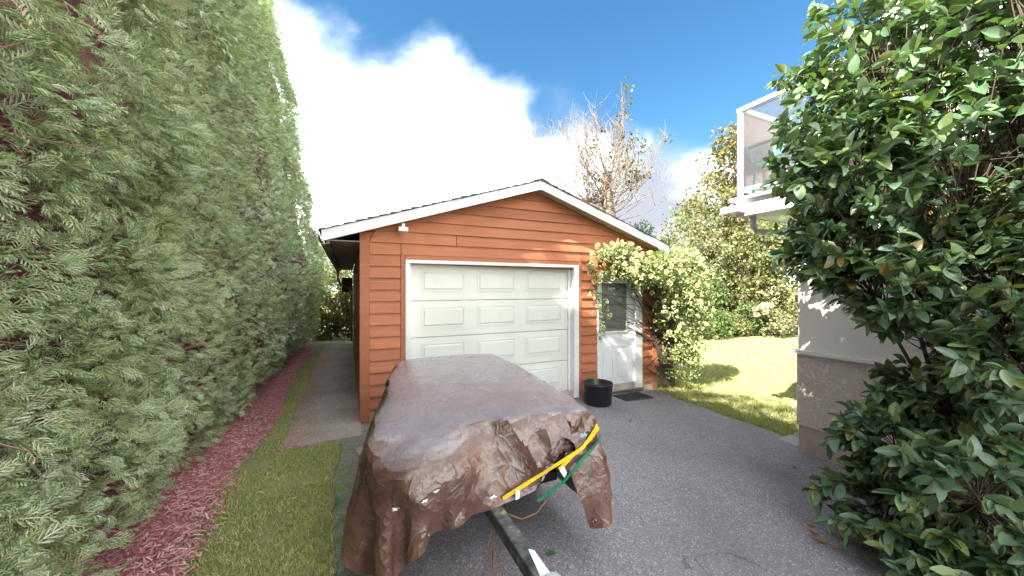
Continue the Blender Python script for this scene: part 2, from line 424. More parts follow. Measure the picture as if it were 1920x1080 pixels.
def board(x0b, x1b, x0t, x1t, z0, z1, tb=0.034, tt=0.008):
    j = 0.0025
    m = MB(GO)
    m.hexa([(x0b + j, W - tb, z0), (x1b - j, W - tb, z0), (x1b - j, W + 0.010, z0), (x0b + j, W + 0.010, z0)],
           [(x0t + j, W - tt, z1), (x1t - j, W - tt, z1), (x1t - j, W + 0.010, z1), (x0t + j, W + 0.010, z1)])
    m.build('siding_board', M['siding'], gar)
EXP = 0.15715
CL, CR = XL + 0.095, XR - 0.095
for r in range(21):
    z0, z1 = r * EXP + 0.001, (r + 1) * EXP + 0.010
    if r < 14:
        segs = [(CL, DL - 0.112), (DR + 0.145, PL - 0.004 if z1 < PT + 0.012 else CR)]
        if z1 < PT + 0.012: segs.append((PR + 0.004, CR))
        if r == 12: segs = [(CL, DL - 0.112), (DR + 0.145, PL - 0.004), (PR + 0.004, CR)]
        for (a0, a1) in segs: board(a0, a1, a0, a1, z0, z1)
    else:
        def ends(z):
            k = (ZAP + 0.015 - z) / PITCH
            return max(CL if z < 2.40 else XL, XA - k), min(CR if z < 2.40 else XR, XA + k)
        b0, t0_ = ends(z0), ends(min(z1, ZAP))
        if b0[1] - b0[0] < 0.15: continue
        if r == 15:    # butt joint in this course
            board(b0[0], 1.43, t0_[0], 1.43, z0, z1); board(1.435, b0[1], 1.435, t0_[1], z0, z1)
        elif r == 14:
            board(b0[0], DL - 0.11, t0_[0], DL - 0.11, z0, z1); board(DL - 0.106, DR + 0.14, DL - 0.106, DR + 0.14, z0, z1); board(DR + 0.144, b0[1], DR + 0.144, t0_[1], z0, z1)
        else:
            board(b0[0], b0[1], t0_[0], t0_[1], z0, z1)
    if r < 15:         # the left flank
        m = MB(GO); m.hexa([(XL - 0.020, W + 0.06, z0), (XL + 0.01, W + 0.06, z0), (XL + 0.01, YB + 0.1, z0), (XL - 0.020, YB + 0.1, z0)],
                           [(XL - 0.004, W + 0.06, z1), (XL + 0.01, W + 0.06, z1), (XL + 0.01, YB + 0.1, z1), (XL - 0.004, YB + 0.1, z1)])
        m.build('siding_board', M['siding'], gar)
# corner boards
for (x0, x1) in ((XL - 0.025, CL), (CR, XR + 0.025)):
    ztop = zb(x0 if x0 < 2 else x1) + 0.02
    MB(GO).box(x0, x1, W - 0.034, W + 0.06, float(G(x0)) - 0.01, ztop).build('corner_board', M['trim_orange'], gar, bevel=0.004)
# orange casing round the big door
MB(GO).box(DL - 0.11, DL - 0.052, W - 0.030, W + 0.01, 0.0, 2.2).build('door_casing', M['trim_orange'], gar, bevel=0.003)
MB(GO).box(DR + 0.086, DR + 0.142, W - 0.030, W + 0.01, -0.08, 2.2).build('door_casing', M['trim_orange'], gar, bevel=0.003)
MB(GO).box(DL - 0.049, DR + 0.083, W - 0.029, W + 0.01, DT + 0.050, 2.199).build('door_casing', M['trim_orange'], gar, bevel=0.003)
# white frame
MB(GO).box(DL - 0.050, DL + 0.010, W - 0.042, W + 0.135, -0.05, DT).build('door_frame', M['white'], gar, bevel=0.004)
MB(GO).box(DR - 0.010, DR + 0.084, W - 0.042, W + 0.135, -0.1, DT).build('door_frame', M['white'], gar, bevel=0.004)
MB(GO).box(DL - 0.050, DR + 0.084, W - 0.044, W + 0.135, DT + 0.001, DT + 0.048).build('door_frame', M['white'], gar, bevel=0.004)
# sectional door: four leaves, three raised panels in each
door = MB(GO).box(DL + 0.012, DR - 0.012, W + 0.150, W + 0.165, -0.1, DT - 0.002).build('garage_door', M['garage_door'], gar)
SH = 0.525
for k in range(4):
    z1 = DT - 0.004 - k * SH; z0 = z1 - SH + 0.008
    leaf = MB(GO).box(DL + 0.014, DR - 0.014, W + 0.112, W + 0.149, z0, z1).build('door_section', M['garage_door'], door, bevel=0.006)
    for (a0, a1) in ((0.96, 1.60), (1.80, 2.43), (2.63, 3.29)):
        c0, c1 = z1 - 0.385, z1 - 0.085
        m = MB(GO); yf = W + 0.110
        # a moulded frame, sunk round a raised field
        for (p0, p1, q0, q1) in ((a0, a1, c1 - 0.016, c1), (a0, a1, c0, c0 + 0.016), (a0, a0 + 0.016, c0 + 0.016, c1 - 0.016), (a1 - 0.016, a1, c0 + 0.016, c1 - 0.016)):
            m.box(p0, p1, yf - 0.008, yf + 0.004, q0, q1)
        i_ = 0.045
        m.hexa([(a0 + 0.024, yf + 0.001, c0 + 0.024), (a1 - 0.024, yf + 0.001, c0 + 0.024), (a1 - 0.024, yf + 0.001, c1 - 0.024), (a0 + 0.024, yf + 0.001, c1 - 0.024)][::-1],
               [(a0 + i_, yf - 0.011, c0 + i_), (a1 - i_, yf - 0.011, c0 + i_), (a1 - i_, yf - 0.011, c1 - i_), (a0 + i_, yf - 0.011, c1 - i_)][::-1])
        m.build('raised_panel', M['garage_door'], door)
MB(GO).box(DR - 0.055, DR - 0.013, W + 0.075, W + 0.105, -0.1, DT - 0.01).build('door_stop', M['white'], gar, bevel=0.003)
MB(GO).box(DL + 0.013, DL + 0.045, W + 0.075, W + 0.105, -0.1, DT - 0.01).build('door_stop', M['white'], gar, bevel=0.003)

# entry door
ez = -0.085
frm = MB(GO)
frm.box(PL, PL + 0.025, W - 0.03, W + 0.10, ez, PT); frm.box(4.815, PR, W - 0.036, W + 0.10, ez, PT); frm.box(PL + 0.0255, 4.8145, W - 0.031, W + 0.10, 1.965, PT - 0.002)
frm.build('entry_frame', M['white'], gar, bevel=0.004)
MB(GO).box(PL, PR, W - 0.06, W + 0.10, ez - 0.07, ez - 0.001).build('threshold', M['metal'], gar, bevel=0.004)
ed = MB(GO); yd = W + 0.020
ed.box(3.984, 4.065, yd, yd + 0.045, ez + 0.004, 1.962); ed.box(4.655, 4.812, yd, yd + 0.045, ez + 0.004, 1.962)
ed.box(4.0655, 4.6545, yd, yd + 0.045, ez + 0.004, 0.965); ed.box(4.0655, 4.6545, yd, yd + 0.045, 1.84, 1.962)
edoor = ed.build('entry_door', M['entry_door'], gar, bevel=0.002)
for (a0, a1) in ((4.10, 4.33), (4.42, 4.65)):
    m = MB(GO); c0, c1 = 0.10, 0.70
    for (p0, p1, q0, q1) in ((a0, a1, c1 - 0.014, c1), (a0, a1, c0, c0 + 0.014), (a0, a0 + 0.014, c0 + 0.014, c1 - 0.014), (a1 - 0.014, a1, c0 + 0.014, c1 - 0.014)):
        m.box(p0, p1, yd - 0.009, yd - 0.0005, q0, q1)
    m.hexa([(a0 + 0.022, yd - 0.0005, c0 + 0.022), (a1 - 0.022, yd - 0.0005, c0 + 0.022), (a1 - 0.022, yd - 0.0005, c1 - 0.022), (a0 + 0.022, yd - 0.0005, c1 - 0.022)][::-1],
           [(a0 + 0.04, yd - 0.009, c0 + 0.04), (a1 - 0.04, yd - 0.009, c0 + 0.04), (a1 - 0.04, yd - 0.009, c1 - 0.04), (a0 + 0.04, yd - 0.009, c1 - 0.04)][::-1])
    m.build('raised_panel', M['entry_door'], edoor)
m = MB(GO)
for (p0, p1, q0, q1) in ((4.05, 4.67, 0.945, 0.972), (4.05, 4.67, 1.835, 1.86), (4.05, 4.072, 0.973, 1.834), (4.648, 4.67, 0.973, 1.834)):
    m.box(p0, p1, yd - 0.014, yd + 0.012, q0, q1)
m.build('window_bead', M['white'], edoor, bevel=0.003)
t = NT('door_glass')
M['door_glass'] = t.out(t.bsdf((0.13, 0.16, 0.15), 0.06, 0.9, t.bump(t.noise(t.pos(), 3, 2), 0.05, 0.02)))
MB(GO).box(4.066, 4.654, yd + 0.013, yd + 0.019, 0.966, 1.839).build('pane', M['door_glass'], edoor)
def lathe_y(name, prof, c, parent, mat):        # a knob: profile turned about the y axis
    vs = []; fs = []; n = 20
    for (r, d) in prof:
        for k in range(n): vs.append((c[0] + r * math.cos(6.2832 * k / n), c[1] - d, c[2] + r * math.sin(6.2832 * k / n)))
    for i in range(len(prof) - 1):
        for k in range(n): fs.append((i * n + k, (i + 1) * n + k, (i + 1) * n + (k + 1) % n, i * n + (k + 1) % n))
    MB(GO).add(vs, fs).build(name, mat, parent, smooth=True)
knob = [(0.0, 0.062), (0.02, 0.06), (0.028, 0.048), (0.024, 0.034), (0.012, 0.026), (0.012, 0.010), (0.031, 0.008), (0.031, 0.0)]
lathe_y('door_knob', knob, (4.028, yd, 0.875), edoor, M['metal'])
lathe_y('dead_bolt', [(0, 0.022), (0.022, 0.02), (0.028, 0.01), (0.03, 0.0)], (4.028, yd, 1.0), edoor, M['metal'])
lathe_y('peg', [(0, 0.03), (0.014, 0.028), (0.016, 0.012), (0.022, 0.008), (0.022, 0.0)], (4.13, yd, 0.91), edoor, M['metal'])
# roof: deck, rake boards, soffit, gutter, shingle courses
YF = 4.83
XE0, XE1 = -0.285, 5.40
def rake(name, x0, x1, d0, d1, y0, y1, mat):
    m = MB(GO)
    m.hexa([(x0, y0, zb(x0) + d0), (x1, y0, zb(x1) + d0), (x1, y1, zb(x1) + d0), (x0, y1, zb(x0) + d0)],
           [(x0, y0, zb(x0) + d1), (x1, y0, zb(x1) + d1), (x1, y1, zb(x1) + d1), (x0, y1, zb(x0) + d1)])
    return m.build(name, mat, gar, bevel=0.003)
rake('rake_board', XE0, XA - 0.0015, 0.0, 0.135, YF - 0.02, YF + 0.02, M['fascia'])
rake('rake_board', XA + 0.0015, XE1, 0.0, 0.135, YF - 0.02, YF + 0.02, M['fascia'])
rake('gable_soffit', XE0 + 0.02, XA - 0.001, 0.030, 0.05, YF + 0.021, W + 0.05, M['soffit'])
rake('gable_soffit', XA + 0.001, XE1 - 0.02, 0.030, 0.05, YF + 0.021, W + 0.05, M['soffit'])
rf = MB(GO)
for s_ in (0, 1):
    x0, x1 = (XE0, XA) if s_ == 0 else (XA, XE1)
    rf.hexa([(x0, YF + 0.021, zb(x0) + 0.06), (x1, YF + 0.021, zb(x1) + 0.06), (x1, YB + 0.35, zb(x1) + 0.06), (x0, YB + 0.35, zb(x0) + 0.06)],
            [(x0, YF + 0.021, zb(x0) + 0.134), (x1, YF + 0.021, zb(x1) + 0.134), (x1, YB + 0.35, zb(x1) + 0.134), (x0, YB + 0.35, zb(x0) + 0.134)])
roof = rf.build('roof', M['soffit_dark'], gar)
t = NT('asphalt_shingle'); p = t.pos()
bk = t.n('ShaderNodeTexVoronoi', Scale=7.0); t.l(t.mapping(p, (1, 0.5, 1)), bk.inputs['Vector'])
bw = t.n('ShaderNodeRGBToBW'); t.l(bk.outputs['Color'], bw.inputs[0])
M['shingle'] = t.out(t.bsdf(t.ramp(bw.outputs[0], [(0.1, (0.045, 0.038, 0.036)), (0.9, (0.11, 0.095, 0.09))]), 0.9, 0.2, t.bump(t.noise(p, 150, 2), 0.6, 0.004)))
for side in (-1, 1):
    run = (XA - XE0 + 0.03) if side < 0 else (XE1 - XA + 0.03)
    n = int(run / 0.135)
    for k in range(n + 1):
        u1 = run - k * 0.135; u0 = max(0.0, u1 - 0.17)      # k = 0 is the eave
        xa, xb = XA + side * u1, XA + side * u0
        jit = random.uniform(-0.012, 0.012)
        m = MB(GO)
        lo, hi = 0.158 + random.uniform(0, .004), 0.139
        m.hexa([(xa, YF - 0.036 + jit, zb(xa) + 0.136), (xb, YF - 0.036 + jit, zb(xb) + 0.136), (xb, YB + 0.37, zb(xb) + 0.136), (xa, YB + 0.37, zb(xa) + 0.136)],
               [(xa, YF - 0.036 + jit, zb(xa) + lo), (xb, YF - 0.036 + jit, zb(xb) + hi), (xb, YB + 0.37, zb(xb) + hi), (xa, YB + 0.37, zb(xa) + lo)])
        m.build('shingle_course', M['shingle'], roof)
m = MB(GO)
for side in (-1, 1):
    xa = XA + side * 0.13
    m.hexa([(XA, YF - 0.04, zb(XA) + 0.155), (xa, YF - 0.04, zb(xa) + 0.155), (xa, YB + 0.38, zb(xa) + 0.155), (XA, YB + 0.38, zb(XA) + 0.155)],
           [(XA, YF - 0.04, zb(XA) + 0.172), (xa, YF - 0.04, zb(xa) + 0.17), (xa, YB + 0.38, zb(xa) + 0.17), (XA, YB + 0.38, zb(XA) + 0.172)])
m.build('ridge_cap', M['shingle'], roof)
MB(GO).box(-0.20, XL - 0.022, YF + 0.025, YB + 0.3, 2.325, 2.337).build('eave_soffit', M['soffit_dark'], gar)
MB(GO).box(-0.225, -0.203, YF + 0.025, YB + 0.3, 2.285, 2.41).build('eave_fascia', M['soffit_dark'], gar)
m = MB(GO)
gp = [(-0.228, 2.40), (-0.228, 2.29), (-0.25, 2.275), (-0.30, 2.285), (-0.325, 2.345), (-0.33, 2.40), (-0.322, 2.40), (-0.317, 2.347), (-0.296, 2.293), (-0.252, 2.284), (-0.236, 2.295), (-0.236, 2.40)]
ng = len(gp); vs = []; stations = [YF + 0.03 + i * (YB + 0.25 - YF) / 12 for i in range(13)]
for i, yy in enumerate(stations):
    for (gx, gz) in gp: vs.append((gx, yy, gz - 0.006 * i + 0.006 * math.sin(i * 1.7)))
fs = [(i * ng + k, i * ng + (k + 1) % ng, (i + 1) * ng + (k + 1) % ng, (i + 1) * ng + k) for i in range(12) for k in range(ng)]
fs += [tuple(range(ng)), tuple(12 * ng + k for k in range(ng))[::-1]]
m.add(vs, fs).build('gutter', M['moss_metal'], gar)
MB(GO).tube([(-0.28, YB + 0.1, 2.24), (-0.28, YB + 0.1, 2.05), (-0.20, YB + 0.1, 1.86), (0.06, YB + 0.12, 1.72), (0.11, YB + 0.12, 1.5), (0.11, YB + 0.12, 0.05)], 0.035, 10).build('downspout', M['moss_metal'], gar, smooth=True)
MB(GO).box(-0.17, 0.14, YB + 0.16, YB + 1.5, 1.62, 2.08).build('rear_lean_to', M['dark_wood'], gar, bevel=0.01)
m = MB(GO); m.box(0.645, 0.685, YF + 0.022, YF + 0.09, 2.545, 2.60); m.box(0.60, 0.72, YF - 0.01, YF + 0.10, 2.49, 2.546)
m.build('motion_sensor', M['white'], gar, bevel=0.008)

# ------------------------------------------------------------------ house on the right: stucco wall, ledge, deck with glass rail
HX, HY = 4.78, 2.40
HO = (HX, HY, -0.14)
hs = empty('house', 'white stuccoed house with pinkish rough wainscot and raised glass-railed deck', 'house', HO)
MB(HO).box(HX, 14, -8, HY, 0.99, 2.63).build('wall', M['housewall'], hs)
MB(HO).box(HX - 0.012, 14, -8, HY + 0.012, 0.16, 0.989).build('wainscot', M['stucco'], hs, bevel=0.006)
MB(HO).box(HX + 0.004, 14, -8, HY - 0.004, -0.5, 0.159).build('foundation', M['foundation'], hs)
m = MB(HO); m.hexa([(HX - 0.05, -8, 0.990), (14, -8, 0.990), (14, HY + 0.05, 0.990), (HX - 0.05, HY + 0.05, 0.990)],
                   [(HX - 0.045, -8, 1.030), (14, -8, 1.05), (14, HY + 0.045, 1.03), (HX - 0.045, HY + 0.045, 1.03)])
m.build('ledge', M['white'], hs, bevel=0.004)
DX, DY = 4.36, 2.86
dk = MB(HO); dk.box(DX + 0.02, 9.0, -4, DY - 0.02, 2.66, 2.80)
deck = dk.build('deck', M['white'], hs)
MB(HO).box(DX - 0.005, DX + 0.018, -4, DY, 2.625, 2.815).build('deck_fascia', M['white'], deck, bevel=0.003)
MB(HO).box(DX + 0.0185, 9.0, DY - 0.018, DY, 2.625, 2.815).build('deck_fascia', M['white'], deck, bevel=0.003)
MB(HO).box(DX - 0.06, 9.0, -4, DY + 0.05, 2.817, 2.85).build('deck_edge', M['white'], deck, bevel=0.006)
for k in range(8):       # soffit planks run along the deck
    MB(HO).box(DX + 0.021 + k * 0.052, DX + 0.068 + k * 0.052, -4, DY - 0.021, 2.632, 2.659).build('soffit_plank', M['white'], deck, bevel=0.004)
MB(HO).box(DX + 0.021 + 8 * 0.052, 9.0, HY + 0.06, DY - 0.021, 2.634, 2.659).build('soffit_plank', M['white'], deck)
MB(HO).box(DX - 0.16, DX - 0.006, DY - 0.12, DY + 0.10, 2.66, 2.735).build('gutter_end', M['white'], hs, bevel=0.01)
MB(HO).tube([(DX + 0.20, DY - 0.08, 2.64), (DX + 0.20, DY - 0.08, 2.52), (DX + 0.24, DY - 0.10, 2.45), (DX + 0.36, DY - 0.25, 2.42), (HX - 0.05, HY - 0.05, 2.40), (HX - 0.05, HY - 0.5, 2.38), (HX - 0.05, -1.0, 2.34)], 0.038, 12).build('downspout', M['white'], hs, smooth=True)
# railing
rail = MB(HO).box(DX - 0.01, DX + 0.06, -3.9, DY - 0.01, 3.90, 3.95).build('rail', M['white'], hs, bevel=0.008)
MB(HO).box(DX + 0.061, 8.5, DY - 0.08, DY - 0.01, 3.90, 3.95).build('rail', M['white'], hs, bevel=0.008)
MB(HO).box(DX + 0.005, DX + 0.045, -3.9, DY - 0.065, 2.93, 2.965).build('bottom_rail', M['white'], hs, bevel=0.004)
MB(HO).box(DX + 0.061, 8.5, DY - 0.065, DY - 0.025, 2.93, 2.965).build('bottom_rail', M['white'], hs, bevel=0.004)
for (x, y) in ((DX, DY - 0.065), (DX, DY - 1.25), (DX, DY - 2.5), (DX + 1.2, DY - 0.065), (DX + 2.4, DY - 0.065)):
    MB(HO).box(x, x + 0.05, y, y + 0.05, 2.851, 3.899).build('rail_post', M['white'], hs, bevel=0.005)
t = NT('rail_glass')
gl = t.n('ShaderNodeBsdfGlossy', Roughness=0.03); gl.inputs[0].default_value = (0.9, 0.9, 0.95, 1)
tp = t.n('ShaderNodeBsdfTransparent'); tp.inputs[0].default_value = (0.93, 0.92, 0.93, 1)
fr = t.n('ShaderNodeFresnel', IOR=1.5)
m_ = t.n('ShaderNodeMixShader'); t.l(fr.outputs[0], m_.inputs[0]); t.l(tp.outputs[0], m_.inputs[1]); t.l(gl.outputs[0], m_.inputs[2])
df = t.n('ShaderNodeBsdfDiffuse'); df.inputs[0].default_value = (0.30, 0.28, 0.29, 1)      # grime on the panes
m2_ = t.n('ShaderNodeMixShader', i0=0.16); t.l(m_.outputs[0], m2_.inputs[1]); t.l(df.outputs[0], m2_.inputs[2])
M['rail_glass'] = t.out(m2_.outputs[0])
for (y0, y1) in ((DY - 1.195, DY - 0.07), (DY - 2.445, DY - 1.255)):
    MB(HO).box(DX + 0.02, DX + 0.026, y0, y1, 2.966, 3.899).build('glass_panel', M['rail_glass'], hs)
for (x0, x1) in ((DX + 0.055, DX + 1.195), (DX + 1.255, DX + 2.395)):
    MB(HO).box(x0, x1, DY - 0.05, DY - 0.044, 2.966, 3.899).build('glass_panel', M['rail_glass'], hs)
# upper storey set back behind the deck
MB(HO).box(6.6, 14, -8, 2.35, 2.855, 5.6).build('upper_wall', M['housewall'], hs)

# teal chair on the deck
M['teal'] = pmat('teal_paint', (0.05, 0.30, 0.27), 0.45, 0.1)
CO = (4.75, 2.56, 2.852)
ch = empty('deck_chair', 'teal metal chair standing on the deck behind the glass railing', 'chair', CO)
cx, cy, cz = CO
for (dx, dy) in ((-0.22, 0.2), (0.22, 0.2), (-0.22, -0.2), (0.22, -0.2)):
    MB(CO).tube([(cx + dx, cy + dy, cz), (cx + dx * 0.9, cy + dy * 0.9, cz + 0.42)], 0.016, 8).build('leg', M['teal'], ch)
MB(CO).box(cx - 0.23, cx + 0.23, cy - 0.22, cy + 0.22, cz + 0.42, cz + 0.445).build('seat', M['teal'], ch, bevel=0.01)
MB(CO).tube([(cx - 0.22, cy + 0.22, cz + 0.42), (cx - 0.26, cy + 0.22, cz + 0.62), (cx - 0.26, cy - 0.22, cz + 0.62), (cx - 0.22, cy - 0.22, cz + 0.42)], 0.02, 8).build('armrest', M['teal'], ch)
MB(CO).tube([(cx + 0.22, cy + 0.22, cz + 0.42), (cx + 0.30, cy + 0.22, cz + 0.85), (cx + 0.30, cy - 0.22, cz + 0.85), (cx + 0.22, cy - 0.22, cz + 0.42)], 0.02, 8).build('back_frame', M['teal'], ch)
MB(CO).box(cx + 0.25, cx + 0.265, cy - 0.2, cy + 0.2, cz + 0.5, cz + 0.8).build('backrest', M['teal'], ch)

# ------------------------------------------------------------------ trailer under its tarpaulin
TO = (0.85, 3.0, 0)
trl = empty('trailer', 'small black utility trailer with long drawbar hidden under brown tarpaulin', 'trailer', TO)
t = NT('drawbar_paint'); p = t.pos()
a = t.noise(p, 14, 4, 0.6); 
col = t.ramp(a, [(0.40, (0.035, 0.038, 0.042)), (0.60, (0.11, 0.115, 0.12)), (0.66, (0.30, 0.30, 0.08)), (0.75, (0.16, 0.16, 0.06))])
M['drawbar'] = t.out(t.bsdf(col, 0.5, 0.4, t.bump(t.noise(p, 60, 3), 0.3, 0.004)))
def zt(y): return 0.405 + 0.0 * y
m = MB(TO); m.box(0.78, 0.86, 1.02, 3.3, 0.335, 0.42); tongue = m.build('drawbar', M['drawbar'], trl, bevel=0.008)
m = MB(TO); m.hexa([(0.782, 1.30, 0.4205), (0.858, 1.30, 0.4205), (0.858, 1.60, 0.4205), (0.835, 1.62, 0.4205)],
                   [(0.782, 1.30, 0.4225), (0.858, 1.30, 0.4225), (0.858, 1.60, 0.4225), (0.835, 1.62, 0.4225)])
m.build('paint_patch', M['white'], tongue)
t = NT('plastic_wrap'); p = t.pos()
M['wrap'] = t.out(t.bsdf((0.42, 0.47, 0.52), 0.22, 0.6, t.bump(t.noise(p, 55, 4, 0.6, 1.0), 1.0, 0.02)))
vs = []; fs = []; nr = 14
for i in range(15):                      # crumpled plastic wrapped round the coupler
    y = 1.42 - i * 0.032
    for k in range(nr):
        a_ = 2 * math.pi * k / nr; r_ = 0.075 + 0.012 * math.sin(3 * a_ + i) + 0.010 * random.random()
        vs.append((0.82 + r_ * math.cos(a_), y, 0.378 + r_ * 0.9 * math.sin(a_)))
for i in range(14):
    for k in range(nr): fs.append((i * nr + k, i * nr + (k + 1) % nr, (i + 1) * nr + (k + 1) % nr, (i + 1) * nr + k))
MB(TO).add(vs, fs).build('plastic_wrap', M['wrap'], trl, smooth=True)
m = MB(TO); m.box(0.30, 0.36, 2.25, 3.95, 0.34, 0.41); m.box(1.34, 1.40, 2.25, 3.95, 0.34, 0.41); m.box(0.361, 1.339, 2.25, 2.31, 0.34, 0.41); m.box(0.361, 1.339, 3.89, 3.95, 0.34, 0.41)
m.build('chassis', M['black_metal'], trl, bevel=0.004)
m = MB(TO); m.box(0.36, 1.40, 2.42, 3.9, 0.411, 0.76); m.build('bed', M['dark_wood'], trl, bevel=0.01)
M['tyre'] = pmat('tyre_rubber', (0.02, 0.02, 0.021), 0.8, 0.2)
for xw in (0.23, 1.47):
    vs = []; fs = []; prof = [(0.12, -0.055), (0.20, -0.07), (0.235, -0.05), (0.245, 0), (0.235, 0.05), (0.20, 0.07), (0.12, 0.055)]
    for (r_, d_) in prof:
        for k in range(28): vs.append((xw + d_, 3.25 + r_ * math.cos(6.2832 * k / 28), 0.235 + r_ * math.sin(6.2832 * k / 28)))
    for i in range(6):
        for k in range(28): fs.append((i * 28 + k, i * 28 + (k + 1) % 28, (i + 1) * 28 + (k + 1) % 28, (i + 1) * 28 + k))
    wh = MB(TO).add(vs, fs).build('tyre', M['tyre'], trl, smooth=True)
    MB(TO).tube([(xw - 0.05, 3.25, 0.235), (xw + 0.05, 3.25, 0.235)], 0.125, 20).build('rim', M['metal'], wh)
MB(TO).tube([(0.29, 3.25, 0.235), (1.41, 3.25, 0.235)], 0.025, 10).build('axle', M['black_metal'], trl)

